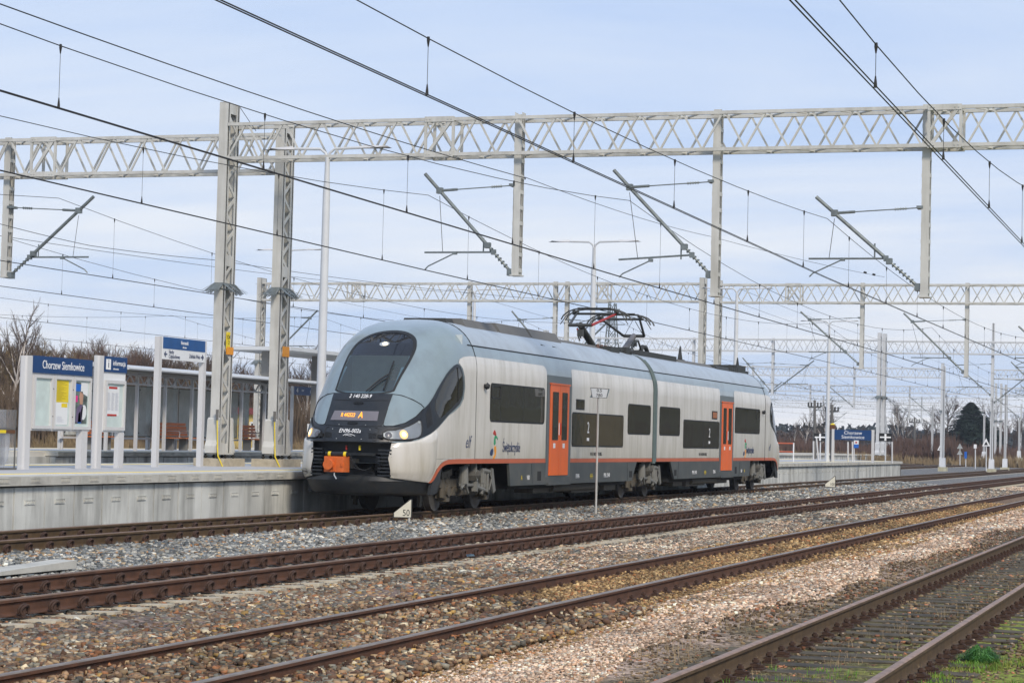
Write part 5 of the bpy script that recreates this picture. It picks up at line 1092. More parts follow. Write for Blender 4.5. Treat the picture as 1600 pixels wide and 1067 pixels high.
g1 = atX(820, 277, 47.5)
wire([(-3.5, 12.2, 6.3), (22, 12.5, 6.14), (38.5, 12.5, 6.49), g1, atX(1112, 370, 78), atX(1382, 433, 98.8)], 'wire clamped to the post above the train front, running on to the second gantry', ins=(.86, .92))
wire([(-3.5, 27.9, 6.6), (44.7, 27.5, 6.38), (49, 27.5, 6.26), (56, 27.5, 6.5), (98.4, 29.5, 8.2)], 'wire rising from the rear line to the second gantry, seen at the left')
wire([(-3.5, 31.0, 7.3), (49, 33.4, 7.0), (98.4, 36, 8.6)], 'thin wire high over the shelter at the left')
wire([atX(375, 168, 47.5), atX(400, 205, 47.4)], 'short cable hanging from the top of the platform column')
for k, (y0, z0, y1, z1) in enumerate(((24, 9.4, 24, 9.3), (46, 9.3, 46, 9.3), (21.5, 9.1, 21.5, 9.2), (35, 8.9, 38, 9.0))):
    wire([(98.6, y0, z0-.3), (151, y1, z1-.5), (203, y1+1, z1-.4), (262, y1+2, z1-.5)], ['long wire along the far left gantries', 'long wire beyond the farthest track', 'long wire behind the train over the platform end', 'long wire between the far left gantries'][k])
# ================================================================ lamps
def lamp(X, Y, z0, zt, lab, L_=1.45):
    G = empty('street_lamp', (X, Y, z0), lab, 'lamp', 'platform lamps with two arms')
    m_ = MB(); m_.tube([(X, Y, z0), (X, Y, z0+.5), (X, Y, zt-1.0), (X, Y, zt-.75), (X, Y, zt-.2)], [.125, .115, .085, .065, .055], 16); m_.build('pole', 'galvfar', G, True)
    for s in (-1, 1):
        m_ = MB(); m_.tube([(X, Y, zt-.25), (X, Y+s*.05, zt-.10), (X, Y+s*.18, zt), (X, Y+s*.9, zt+.02)], .035, 8); a = m_.build('arm', 'galvfar', G, True)
        m_ = MB(); m_.add([(X-.07, Y+s*.85, zt), (X+.07, Y+s*.85, zt), (X+.12, Y+s*1.2, zt), (X+.08, Y+s*1.6, zt), (X-.08, Y+s*1.6, zt), (X-.12, Y+s*1.2, zt), (X, Y+s*.9, zt+.08), (X, Y+s*1.5, zt+.05)], [(0,1,2,3,4,5),(6,7,3,2,1,0) , (0,5,4,3,7,6)]); m_.build('lamp_head', 'post', a)
lamp(47.2, 20.25, .8, 8.35, 'tallest double-arm lamp, its pole rising left behind the train nose')
lamp(70.2, 20.3, .8, 8.30, 'double-arm lamp standing up behind the pantographs')
lamp(92.9, 20.35, .8, 8.38, 'double-arm lamp behind the rear car roof')
lamp(116.5, 20.42, .8, 8.34, 'double-arm lamp on the platform just left of the blue station board')
for i, (x, y) in enumerate(((742, 453), (452, 391))):
    q = atY(x, y, 39.5); lamp(q.x, q.y, .89, q.z, ['small lamp far behind the train roof, left of the pantographs', 'lamp whose arms show behind the two platform columns'][i])
lamp(46.5, 39.0, .89, 8.4, 'lamp whose arm peeps in at the left picture edge')
# ================================================================ platform furniture
def panelpost(m_, X0, X1, Y0, Y1, z0, z1): m_.prism(rrect(X0, X1, Y0, Y1, .045, 4), lambda u, v, w_: (u, v, w_), z0, z1)
IY = 22.35
I = empty('notice_board', (38.6, IY, .8), 'wide notice board headed Chorzew Siemkowice with three glazed cases', 'notice board')
m_ = MB(); panelpost(m_, 37.40, 37.66, IY-.06, IY+.10, .8, 3.02); m_.build('thick_post', 'post', I)
m_ = MB(); m_.box(39.66, 39.90, IY-.05, IY+.08, .8, 1.60); m_.build('thin_post', 'post', I)
m_ = MB(); m_.box(37.66, 40.02, IY-.02, IY+.10, 1.56, 3.03); m_.build('back_panel', 'post', I)
m_ = MB(); m_.box(37.665, 40.02, IY-.05, IY-.021, 2.70, 3.035); m_.build('header_board', 'navy', I)
text('Chorzew Siemkowice', .235, (38.84, IY-.054, 2.865), (1,0,0), (0,0,1), 'wtxt', I, sx=.80, bold=.003)
for a in (37.72, 38.50, 39.27):
    b = a+.71; f = MB()
    f.box(a, b, IY-.075, IY-.021, 1.60, 1.66); f.box(a, b, IY-.075, IY-.021, 2.60, 2.66); f.box(a, a+.05, IY-.075, IY-.021, 1.66, 2.60); f.box(b-.05, b, IY-.075, IY-.021, 1.66, 2.60)
    c = f.build('display_case', 'post', I); MB().box(a+.05, b-.05, IY-.028, IY-.022, 1.66, 2.60).build('case_back', mat('case_pale_green', (.53, .62, .60), .4), c)
    m_ = MB(); m_.tube([(b+.0, IY-.085, 1.85), (b+.0, IY-.075, 1.85)], .012, 6); m_.tube([(b, IY-.085, 2.40), (b, IY-.075, 2.40)], .012, 6); m_.build('lock', 'btxt', c)
p_ = MB().box(38.57, 39.10, IY-.034, IY-.0285, 2.14, 2.58).build('yellow_timetable', 'yel', I)
l = MB()
for k in range(22): l.box(38.60, 38.60+random.uniform(.2, .46), IY-.0365, IY-.0345, 2.17+.018*k, 2.174+.018*k)
l.build('timetable_print', mat('print_brown', (.28, .22, .02), .7), p_)
p_ = MB().box(38.57, 39.08, IY-.034, IY-.0285, 1.69, 2.135).build('white_notice', 'white', I); l = MB()
l.box(38.83, 39.06, IY-.0365, IY-.0345, 2.04, 2.12); l.build('yellow_note', 'yel', p_); l = MB()
for k in range(7): l.box(38.66, 38.66+random.uniform(.15, .3), IY-.0365, IY-.0345, 1.74+.018*k, 1.744+.018*k)
l.build('notice_print', mat('print_grey', (.4, .42, .5), .7), p_)
p_ = MB().box(39.33, 39.87, IY-.034, IY-.0285, 1.72, 2.56).build('poster', mat('poster_photo', (.10, .13, .12), .5, var=.7, vscale=7), I)
for poly, mt in (([(39.33, 2.38), (39.56, 2.38), (39.60, 2.52), (39.33, 2.54)], 'blue'), ([(39.60, 2.36), (39.87, 2.28), (39.87, 2.56), (39.60, 2.56)], 'white'), ([(39.33, 2.16), (39.47, 2.16), (39.47, 2.29), (39.33, 2.29)], mat('magenta', (.65, .02, .22), .5)), ([(39.57, 2.10), (39.68, 2.12), (39.70, 2.30), (39.66, 2.38), (39.57, 2.37), (39.53, 2.26)], mat('poster_skin', (.45, .26, .18), .6)), ([(39.40, 1.75), (39.66, 1.75), (39.70, 2.08), (39.60, 2.12), (39.45, 2.04)], mat('poster_jacket', (.13, .10, .18), .7)), ([(39.50, 1.73), (39.64, 1.73), (39.60, 1.98), (39.52, 1.92)], 'blue'), (chaikin([(39.62, 1.86), (39.72, 1.78), (39.84, 1.88), (39.84, 2.06), (39.73, 2.12), (39.63, 2.04)], 1), 'white')):
    MB().prism(poly, SIDE, IY-.0375, IY-.0345).build('poster_print', mt, p_)
I2 = empty('information_board', (40.9, IY+.05, .8), 'narrow board with white i on navy header and one timetable case', 'information board')
m_ = MB(); panelpost(m_, 40.30, 40.55, IY-.04, IY+.10, .8, 3.15); m_.build('thick_post', 'post', I2)
MB().box(41.28, 41.50, IY-.03, IY+.08, .8, 1.56).build('thin_post', 'post', I2)
MB().box(40.55, 41.52, IY-.01, IY+.10, 1.56, 3.14).build('back_panel', 'white', I2)
MB().box(40.555, 41.52, IY-.04, IY-.011, 2.82, 3.145).build('header_board', 'navy', I2)
MB().box(40.60, 40.80, IY-.046, IY-.041, 2.87, 3.09).build('info_symbol_field', 'wtxt', I2)
text('i', .25, (40.70, IY-.049, 2.985), (1,0,0), (0,0,1), 'navytxt', I2, sx=1.1, bold=.012)
text('informacja', .155, (41.17, IY-.044, 3.01), (1,0,0), (0,0,1), 'wtxt', I2, sx=.84); text('information', .055, (41.03, IY-.044, 2.89), (1,0,0), (0,0,1), 'wtxt', I2, sx=.9)
f = MB(); a, b = 40.60, 41.46; f.box(a, b, IY-.07, IY-.011, 1.60, 1.67); f.box(a, b, IY-.07, IY-.011, 2.58, 2.65); f.box(a, a+.06, IY-.07, IY-.011, 1.67, 2.58); f.box(b-.06, b, IY-.07, IY-.011, 1.67, 2.58)
c = f.build('display_case', 'post', I2); MB().box(a+.06, b-.06, IY-.022, IY-.016, 1.67, 2.58).build('case_back', 'case_pale_green' if False else MATS['case_pale_green'], c)
p_ = MB().box(40.70, 41.24, IY-.028, IY-.0225, 1.90, 2.52).build('timetable', 'white', I2); l = MB(); l.box(40.78, 41.14, IY-.031, IY-.0285, 2.47, 2.515); l.box(40.70, 41.14, IY-.031, IY-.0285, 1.90, 1.94); l.build('red_band', 'red', p_); l = MB()
for col_ in range(3):
    for k in range(20): l.box(40.73+.17*col_, 40.73+.17*col_+random.uniform(.08, .14), IY-.031, IY-.0285, 2.02+.019*k, 2.025+.019*k)
l.build('timetable_print', MATS['print_grey'], p_)
D = empty('direction_sign', (44.2, 22.7, .8), 'tall two-post board kierunek with arrows to Herby, Częstochowa and Zduńska Wola', 'sign')
DY = 22.70
for x in (43.75, 45.98): MB().box(x-.07, x+.07, DY-.02, DY+.10, .8, 3.72).build('post', 'post', D)
MB().box(43.82, 45.95, DY-.03, DY+.04, 3.22, 3.72).build('white_panel', 'white', D); MB().box(43.83, 45.94, DY-.036, DY-.031, 3.46, 3.72).build('blue_panel', mat('sign_blue', (.008, .075, .24), .4), D)
text('kierunek', .125, (44.88, DY-.04, 3.62), (1,0,0), (0,0,1), 'wtxt', D, sx=.85, bold=.003); text('direction', .06, (44.88, DY-.04, 3.52), (1,0,0), (0,0,1), 'wtxt', D, sx=.9)
text('Herby\nCzęstochowa', .125, (44.12, DY-.034, 3.34), (1,0,0), (0,0,1), 'navytxt', D, sx=.78, align='LEFT', leading=.8); text('Zduńska Wola', .125, (45.68, DY-.034, 3.335), (1,0,0), (0,0,1), 'navytxt', D, sx=.72, align='RIGHT')
for x, s in ((43.97, -1), (45.80, 1)):
    m_ = MB(); m_.bar((x-s*.07, DY-.034, 3.335), (x+s*.05, DY-.034, 3.335), .004, .03); m_.bar((x, DY-.034, 3.39), (x+s*.065, DY-.034, 3.335), .004, .03); m_.bar((x, DY-.034, 3.28), (x+s*.065, DY-.034, 3.335), .004, .03); m_.build('arrow', 'navytxt', D)
# clear waste bins at the left edge
Bn = empty('recycling_bins', (36.9, 22.3, .8), 'row of clear plastic waste bags in a frame with coloured sorting labels', 'recycling bins')
pl = mat('clear_plastic', (.55, .58, .62), .25); MATS['clear_plastic'].node_tree.nodes['Principled BSDF'].inputs['Alpha'].default_value = .12
bagm = mat('plastic_bag', (.62, .65, .70), .3, bump=.8, bscale=6); MATS['plastic_bag'].node_tree.nodes['Principled BSDF'].inputs['Alpha'].default_value = .4
for k, (mt) in enumerate(('blue', 'green', 'yel', 'brown')):
    x = 35.42+.34*k
    fr_ = MB(); fr_.box(x, x+.325, 22.12, 22.14, .84, 1.95); fr_.box(x, x+.325, 22.46, 22.48, .84, 1.95); fr_.box(x, x+.015, 22.14, 22.46, .84, 1.95); c = fr_.build('clear_casing', pl, Bn)
    MB().box(x, x+.325, 22.105, 22.118, 1.50, 1.56).build('sorting_label', mt, c)
    m_ = MB(); 
    for z, r_ in ((.88, .09), (1.0, .14), (1.3, .15), (1.52, .14)): pass
    m_.tube([(x+.16, 22.3, .88), (x+.16, 22.3, 1.0), (x+.17, 22.3, 1.3), (x+.16, 22.3, 1.55)], [.07, .13, .15, .14], 12); m_.build('plastic_bag', bagm, c, True)
m_ = MB(); m_.box(35.36, 36.81, 22.08, 22.5, .8, .84); m_.box(35.8, 37.25, 22.10, 22.5, 1.90, 1.93) if False else None; m_.box(35.40, 36.78, 22.10, 22.12, 1.57, 1.60)
for x in (35.40, 36.06, 36.76): m_.box(x, x+.02, 22.10, 22.12, .84, 1.95)
m_.build('frame', 'req', Bn)
# ---------------------------------------------------------------- shelter on the second platform
S = empty('platform_shelter', (74, 36.4, .89), 'long flat-roofed glass waiting shelter with a lattice girder, on the second platform', 'shelter')
sy = 35.75; ZR = 3.80
m_ = MB(); m_.prism([(34.6, 3.62), (34.6, 3.70), (36.4, 3.86), (38.2, 3.86), (38.2, 3.80), (36.4, 3.72)], lambda u, v, w_: (w_, u, v), 64.4, 82.3); m_.build('roof', 'roofm', S)
m_ = MB(); m_.prism([(34.65, 3.60), (36.4, 3.70), (38.15, 3.78), (38.15, 3.70), (36.4, 3.64), (34.65, 3.58)], lambda u, v, w_: (w_, u, v), 64.5, 82.2); m_.build('ceiling', 'under', S)
m_ = MB(); m_.tube([(64.4, 34.56, 3.64), (82.3, 34.56, 3.64)], .05, 6); m_.build('roof_gutter', 'roofm', S)
m_ = MB(); m_.bar((65.0, sy, 3.50), (80, sy, 3.50), .06, .05); m_.bar((65.0, sy, 3.18), (80, sy, 3.18), .07, .06); x = 65.0
while x < 79.9:
    m_.bar((x, sy, 3.18), (x+.35, sy, 3.50), .04, .04); m_.bar((x+.35, sy, 3.50), (x+.7, sy, 3.18), .04, .04); x += .7
m_.build('lattice_girder', 'post', S)
for k in range(8):
    x = 65.2+2.1*k; m_ = MB(); m_.box(x-.05, x+.05, sy-.05, sy+.05, .89, 3.5); m_.build('front_post', 'post', S)
    m_ = MB(); m_.box(x-.05, x+.05, 37.45, 37.55, .89, 3.75); m_.bar((x, sy, 3.5), (x, 37.5, 3.74), .06, .1); m_.build('rear_post', 'post', S)
for k in range(14):
    x = 65.25+1.05*k; g_ = MB().box(x+.04, x+1.0, 37.38, 37.395, 1.36, 3.2).build('glass_pane', 'sglass', S)
    l = MB(); 
    for q in range(11): xx = x+.08+.084*q; l.box(xx, xx+.030, 37.372, 37.378, 1.40, 3.16)
    l.build('printed_stripes', mat('pane_stripes', (.80, .84, .82), .5), g_)
    l = MB()
    for zz in (1.5, 3.05): l.tube([(x+.02, 37.36, zz), (x+.02, 37.34, zz)], .03, 6)
    l.build('pane_fixing', 'btxt', g_)
for k in range(14):
    if k % 2 == 0: MB().box(65.22+1.05*k, 65.28+1.05*k, 37.40, 37.46, .89, 3.2).build('mullion', 'post', S)
m_ = MB(); m_.bar((65, 37.35, 1.30), (80, 37.35, 1.30), .08, .07); m_.build('bottom_rail', 'post', S)
MB().box(67.4, 67.62, 37.33, 37.34, 2.35, 2.62).build('wheelchair_sign', 'navy', S); MB().box(67.35, 67.9, 37.33, 37.34, 1.95, 2.14).build('white_notice', 'white', S)
def bench(X, Y, lab, L_=1.75, arm=True):
    G = empty('bench', (X, Y, .89), lab, 'bench', 'orange-brown slatted benches under the shelter')
    s_ = MB(); 
    for k in range(4): s_.box(X-L_/2, X+L_/2, Y-.30+.13*k, Y-.20+.13*k, 1.33, 1.37)
    s_.build('seat', 'bench', G); s_ = MB()
    for k in range(4): s_.box(X-L_/2, X+L_/2, Y+.24+.03*k, Y+.27+.03*k, 1.42+.125*k, 1.525+.125*k)
    s_.build('backrest', 'bench', G)
    for d in (-.55, .55): MB().box(X+d-.07, X+d+.07, Y-.1, Y+.2, .89, 1.33).build('leg', 'under', G)
    for d in (-.45, .35):
        m_ = MB(); m_.tube([(X+d, Y-.28, 1.35), (X+d, Y-.30, 1.56), (X+d, Y-.24, 1.60), (X+d, Y+.22, 1.60)], .018, 6); m_.build('armrest', 'post', G)
bench(66.6, 36.75, 'bench end showing between the two notice boards'); bench(atY(278, 685, 36.7).x, 36.7, 'bench in the middle of the shelter, left of the platform columns', 2.5); bench(atY(397, 685, 36.9).x, 36.9, 'bench seen between the two platform columns', 1.5)
# second shelter roof farther along
S2 = empty('distant_shelter', (100, 36.5, .89), 'roof of a farther shelter peeping above the train nose', 'shelter')
a = atY(445, 548, 36.5); b = atY(520, 560, 36.5); MB().box(a.x-3, a.x+16, 34.9, 38, a.z-.10, a.z+.04).build('roof', 'roofm', S2)
for k in range(4): MB().box(a.x-2+5*k, a.x-1.75+5*k, 36.3, 36.6, .89, a.z-.1).build('post', 'under', S2)
# platform number sign
q = atY(457, 603, 37.3); q2 = atY(500, 605, 37.3); N_ = empty('platform_number_sign', (q.x, 37.3, .89), 'navy sign 4 tor, peron 1 on a white post left of the train nose', 'sign')
MB().box(q.x-.07, q.x+.07, 37.25, 37.35, .89, q.z).build('post', 'post', N_); MB().box(q.x+2.75, q.x+2.89, 37.25, 37.35, .89, q.z).build('post', 'post', N_); MB().box(q.x+.07, q.x+2.75, 37.24, 37.30, q.z-.36, q.z).build('board', 'navy', N_)
text('4', .30, (q.x+.38, 37.235, q.z-.18), (1,0,0), (0,0,1), 'wtxt', N_, sx=1.3, bold=.006); text('tor', .17, (q.x+.95, 37.235, q.z-.15), (1,0,0), (0,0,1), 'wtxt', N_, sx=1.2); text('peron 1', .20, (q.x+2.1, 37.235, q.z-.16), (1,0,0), (0,0,1), 'wtxt', N_, sx=1.2)
# yellow building behind the shelter
Yb = empty('yellow_building', (118, 52, 0), 'low yellow building with a dark red eaves band, seen through the shelter glass', 'building')
p0 = atY(345, 640, 70); p1 = atY(478, 705, 70)
x0, x1 = atY(366, 640, 51.6).x, atY(424, 640, 51.6).x; zt_ = atY(400, 638, 51.6).z
MB().box(x0, x1, 51.6, 52.9, .0, zt_-.35).build('wall', mat('yellow_render', (.62, .46, .14), .8, 0, .06, 1), Yb); MB().box(x0-.2, x1+.2, 51.4, 53.0, zt_-.35, zt_).build('roof_band', mat('dark_red_band', (.20, .04, .035), .6), Yb)
for k in range(3): xx = x0+2+4*k; f = MB().box(xx, xx+.7, 51.52, 51.6, 1.2, 2.2).build('window', 'white', Yb); MB().box(xx+.08, xx+.62, 51.50, 51.53, 1.3, 2.1).build('pane', 'win', f)
# ================================================================ line-side signs
def marker(px, py, zb, lab, txt, s=1.0, Y=None):
    b = at(px, py, zb) if Y is None else Vector((atY(px, py, Y)))
    G = empty('distance_marker', b, lab, 'marker', 'white distance markers beside the track'); x, y, z = b
    w_ = .40*s; h = .42*s; poly = [(-.30*w_/.4*1.0, 0), (.12, 0), (.12, h), (.08, h), (-.30*w_/.4, .12*h)]
    poly = [(-.26*s, 0), (.16*s, 0), (.16*s, .42*s), (.11*s, .42*s), (-.26*s, .10*s)]
    RV = Vector((.42, -.91, 0)); fn = lambda u, v, w2: tuple(Vector((x, y, z+.14*s))+RV*u+Vector((0, 0, v))+Vector((-.91, -.42, 0))*w2)
    MB().prism(poly, fn, -.02, .0).build('border_plate', 'btxt', G); c = [(-.235*s, .02*s), (.135*s, .02*s), (.135*s, .40*s), (.115*s, .40*s), (-.235*s, .115*s)]
    MB().prism(c, fn, .0, .004).build('plate', mat('marker_cream', (.62, .60, .50), .6, dark=(.3, .27, .2), damt=.3), G)
    m_ = MB(); m_.tube([fn(.1*s, -.16*s, -.02), fn(.1*s, .4*s, -.03)], .025, 8); m_.build('stake', 'galv', G)
    text(txt, .20*s if len(txt) < 3 else .15*s, fn(.03*s, .11*s, .007), RV, (0, 0, 1), 'btxt', G, sx=.82, bold=.003)
marker(632, 819, -.2, 'white marker 50 standing under the train front', '50', .94); marker(1299, 767, -.2, 'white marker 100 right of the train', '100', 1.1)
b = at(931, 796, -.12); K = empty('kilometre_sign', b, 'thin grey post with white plate reading 0.5 over 780', 'sign'); tp = atX(936, 600, b.x)
m_ = MB(); m_.tube([(b.x, b.y, -.4), (b.x, b.y, 2.85)], .028, 8); m_.build('pole', 'galv', K)
RV = Vector((.5, -.866, 0)); fn = lambda u, v, w2: tuple(Vector((b.x, b.y, 2.72))+RV*u+Vector((0, 0, v))+Vector((-.866, -.5, 0))*w2)
MB().prism([(-.22, .25), (.25, .23), (.20, .0), (-.17, .0)], fn, .03, .045).build('plate', 'white', K); MB().prism([(.10, .23), (.29, .23), (.22, .0), (.16, 0)], fn, .0, .028).build('rear_plate', 'tgrey', K); MB().prism([(-.23, -.0), (-.10, .0), (-.18, .10)], fn, .0, .028).build('rear_corner', 'tgrey', K)
m_ = MB()
for a, c in (((-.22, .25), (.25, .23)), ((.25, .23), (.20, 0)), ((.20, 0), (-.17, 0)), ((-.17, 0), (-.22, .25))): m_.bar(fn(*a, .046), fn(*c, .046), .01, .01)
m_.build('plate_edge', 'btxt', K)
text('0.5', .115, fn(.01, .18, .05), RV, (0,0,1), 'btxt', K); text('780', .115, fn(.01, .06, .05), RV, (0,0,1), 'btxt', K)
# station board and things at the platform end
def board_at(px0, px1, py0, py1, X, base, name, lab, cat, mt, lines, txt='wtxt', posts=True, size=.3, pb=None):
    a = atX(px0, py0, X); c = atX(px1, py1, X); G = empty(name, (X, (a.y+c.y)/2, base), lab, cat)
    MB().box(X-.03, X+.03, c.y, a.y, c.z, a.z).build('board', mt, G)
    if posts:
        for y in (a.y, c.y): MB().box(X-.06, X+.06, y-.07, y+.07, base, a.z+.03).build('post', 'post', G)
    for k, s in enumerate(lines): text(s, size, (X-.035, (a.y+c.y)/2, a.z+(c.z-a.z)*(.30+.42*k)), (0,-1,0), (0,0,1), txt, G, sx=1.0, bold=.006)
    return G
board_at(1302, 1364, 671, 688, 118, .8, 'station_name_board', 'navy board Chorzew Siemkowice on two posts near the platform end', 'station sign', 'navy', ['Chorzew', 'Siemkowice'], size=.26)
for px, lab in ((1282, 'black plate with white cross left of the station board'), (1384, 'black plate with white cross right of the station board')):
    q = atX(px, 683, 125); G = empty('stop_indicator', (125, q.y, .8), lab, 'sign', 'black plates with a white cross on posts')
    m_ = MB(); m_.tube([(125, q.y, .8), (125, q.y, q.z)], .04, 6); m_.build('post', 'galvfar', G); MB().box(124.9, 124.94, q.y-.37, q.y+.37, q.z-.23, q.z+.23).build('plate', 'btxt', G); m_ = MB(); m_.box(124.87, 124.895, q.y-.31, q.y+.31, q.z-.04, q.z+.04); m_.box(124.865, 124.87, q.y-.055, q.y+.055, q.z-.20, q.z+.20); m_.build('cross', 'wtxt', G)
for px, py0, py1, lab in ((1271, 689, 721, 'short white post left of the station board'), (1279, 684, 721, 'slanting white stay behind the platform end'), (1325, 690, 721, 'thin grey post under the station board'), (1332, 690, 721, 'white post carrying the small blue and white plate'), (1394, 690, 722, 'white post right of the thick column')):
    q0 = atX(px, py1, 122); q1 = atX(px, py0, 122); G = empty('line_side_post', (122, q0.y, .8), lab, 'post', 'thin posts at the platform end'); m_ = MB(); m_.tube([(122, q0.y, .75), (122, q1.y+(.12 if 'slant' in lab else 0), q1.z)], .045, 6); m_.build('pole', 'post', G)
q = atX(1338, 694, 121); G = empty('pictogram_sign', (121, q.y, 1.5), 'small white and blue plate with a red mark under the station board', 'sign'); MB().box(120.95, 121, q.y-.13, q.y+.13, q.z, q.z+.22).build('white_half', 'white', G); MB().box(120.95, 121, q.y-.13, q.y+.13, q.z-.20, q.z).build('blue_half', 'blue', G); MB().box(120.94, 120.949, q.y-.05, q.y+.05, q.z+.06, q.z+.15).build('red_mark', 'red', G); m_ = MB(); m_.tube([(121.03, q.y+.12, .8), (121.03, q.y+.12, q.z+.2)], .03, 6); m_.build('pole', 'post', G)
q = atX(1226, 702, 108); G = empty('barrier', (108, q.y, .8), 'red and white barrier frame at the rear end of the train', 'barrier'); m_ = MB()
for dy in (-.45, .45): m_.tube([(108, q.y+dy, .8), (108, q.y+dy, 1.75)], .035, 8)
m_.build('upright', 'wtxt', G)
for z in (1.72, 1.30): m_ = MB(); m_.tube([(108, q.y-.45, z), (108, q.y+.45, z)], .035, 8); m_.build('rail_bar', 'tred', G)
q = atX(1301, 664, 118.2); G = empty('warning_light', (118.2, q.y, .8), 'dark pole with yellow-topped box behind the lamp pole', 'light'); m_ = MB(); m_.tube([(118.2, q.y, .8), (118.2, q.y, q.z-.2)], .09, 8); m_.build('pole', 'req', G); MB().box(118.1, 118.35, q.y-.14, q.y+.14, q.z-.25, q.z+.02).build('box', 'brown', G); m_ = MB(); m_.tube([(118.22, q.y, q.z+.02), (118.22, q.y, q.z+.10)], [.15, .06], 10); m_.build('cap', 'yel', G)
# triangle signs, blue box and posts across the yard
def farpost(px, pt, pb, X, kind, lab):
    q0 = atX(px, pb, X); q1 = atX(px, pt, X); G = empty('trackside_sign', (X, q0.y, q0.z), lab, 'sign', 'small trackside signs at the right'); m_ = MB(); m_.tube([(X, q0.y, q0.z-.3), (X, q1.y, q1.z)], .05, 6); m_.build('post', 'galvfar', G); y, z = q1.y, q1.z; F3 = lambda u, v, w2: (X-.08+w2, y+u*.5, z+v*.5)
    if kind == 't1': MB().prism([(-.62, -.9), (.62, -.9), (0, .35)], F3, 0, .03).build('triangle_plate', 'wtxt', G); MB().prism([(-.28, -.7), (.28, -.7), (0, -.15)], F3, -.03, -.01).build('triangle_mark', 'btxt', G)
    elif kind == 't2':
        for dz in (0, -1.25): MB().prism([(-.6, -.9+dz), (.6, -.9+dz), (0, .2+dz)], F3, 0, .03).build('triangle_plate', mat('grey_plate', (.35, .37, .37), .6), G)
    elif kind == 'b': MB().box(X-.15, X+.1, y-.11, y+.11, z-.55, z+.1).build('blue_box', 'blue', G)
    else: MB().box(X-.1, X-.05, y-.12, y+.12, z-.35, z).build('white_plate', 'wtxt', G)
farpost(1470, 696, 724, 205, 't1', 'white triangle sign left of the conifer behind a mast'); farpost(1500, 694, 722, 230, 't2', 'two grey triangles one above the other in front of the conifer'); farpost(1509, 707, 724, 215, 'b', 'small blue box on a post before the conifer')
farpost(1524, 694, 727, 190, 'p', 'thin post with white plate in front of the conifer'); farpost(1541, 688, 730, 175, 't1', 'white triangle sign on a tall post right of the conifer')
# concrete lid, litter
q = at(62, 889, -.2); lidm = MB(); RVx = Vector((.95, .10, 0)); lidm.prism([(-.95, 0), (.95, 0), (.95, .11), (-.95, .05)], lambda u, v, w_: (q.x+u, q.y+w_, -.235+v), 0, .34); tag(lidm.build('concrete_slab', 'pedge', None, origin=q), 'pale concrete slab lying in the ballast at the left edge', 'slab')
q = at(735, 872, -.26); lm = MB(); lm.add([(q.x+random.uniform(-.14, .14), q.y+random.uniform(-.05, .05), q.z+.03+random.uniform(0, .05)) for _ in range(9)], [(0,1,2),(2,3,4),(4,5,6),(6,7,8),(8,0,3),(1,5,7),(2,6,0)]); tag(lm.build('plastic_scrap', mat('light_blue_plastic', (.25, .50, .75), .4), None, origin=q), 'crumpled light blue plastic scrap beside the second track', 'litter')
# power poles and pylons beyond
def ppole(px, pt, pb, X, lab):
    q0 = atX(px, pb, X); q1 = atX(px, pt, X); G = empty('power_pole', (X, q0.y, 0), lab, 'power pole', 'distant power poles'); m_ = MB(); m_.tube([(X, q0.y, -.5), (X, q1.y, q1.z)], [.17, .11], 8); m_.build('pole', 'req', G)
    for dz, w_ in ((-.6, .55), (-2.4, .85)):
        m_ = MB(); m_.bar((X, q1.y-w_, q1.z+dz), (X, q1.y+w_, q1.z+dz), .12, .12); c = m_.build('crossarm', 'reqd', G); m_ = MB()
        for s in (-1, -.5, .5, 1): m_.tube([(X, q1.y+s*w_, q1.z+dz), (X, q1.y+s*w_, q1.z+dz+.4)], .07, 6)
        m_.build('insulators', 'reqd', c)
ppole(1273, 625, 720, 190, 'power pole with insulators at the rear end of the train'); ppole(1300, 632, 720, 190, 'power pole partly behind the lamp pole'); ppole(1429, 652, 722, 260, 'thin brown power pole in front of the far trees')
def pylon(px, pt, pb, X, lab):
    q0 = atX(px, pb, X); q1 = atX(px, pt, X); G = empty('pylon', (X, q0.y, 0), lab, 'pylon', 'distant lattice pylons'); m_ = MB(); h_ = q1.z; y = q0.y
    def wq(z): return .35+1.9*(1-z/h_)**1.5
    zs_ = np.linspace(-.5, h_, 13)
    for a, b_ in zip(zs_[:-1], zs_[1:]):
        wa, wb = wq(max(a, 0)), wq(b_)
        for sx in (-1, 1):
            for sy_ in (-1, 1): m_.bar((X+sx*wa, y+sy_*wa, a), (X+sx*wb, y+sy_*wb, b_), .12)
            m_.bar((X+sx*wa, y-wa, a), (X+sx*wb, y+wb, b_), .07); m_.bar((X+sx*wa, y+wa, a), (X+sx*wb, y-wb, b_), .07)
    m_.build('tower', 'galvfar' if X > 400 else 'steel', G); m_ = MB()
    for z, w_ in ((h_*.96, .9), (h_*.86, 1.5), (h_*.74, 1.3)): m_.bar((X, y-w_, z), (X, y+w_, z), .10, .10)
    m_.build('crossarms', 'steel', G)
pylon(952, 474, 700, 240, 'lattice pylon standing behind the pantographs'); pylon(1381, 650, 712, 520, 'hazy lattice pylon above the far horizon')
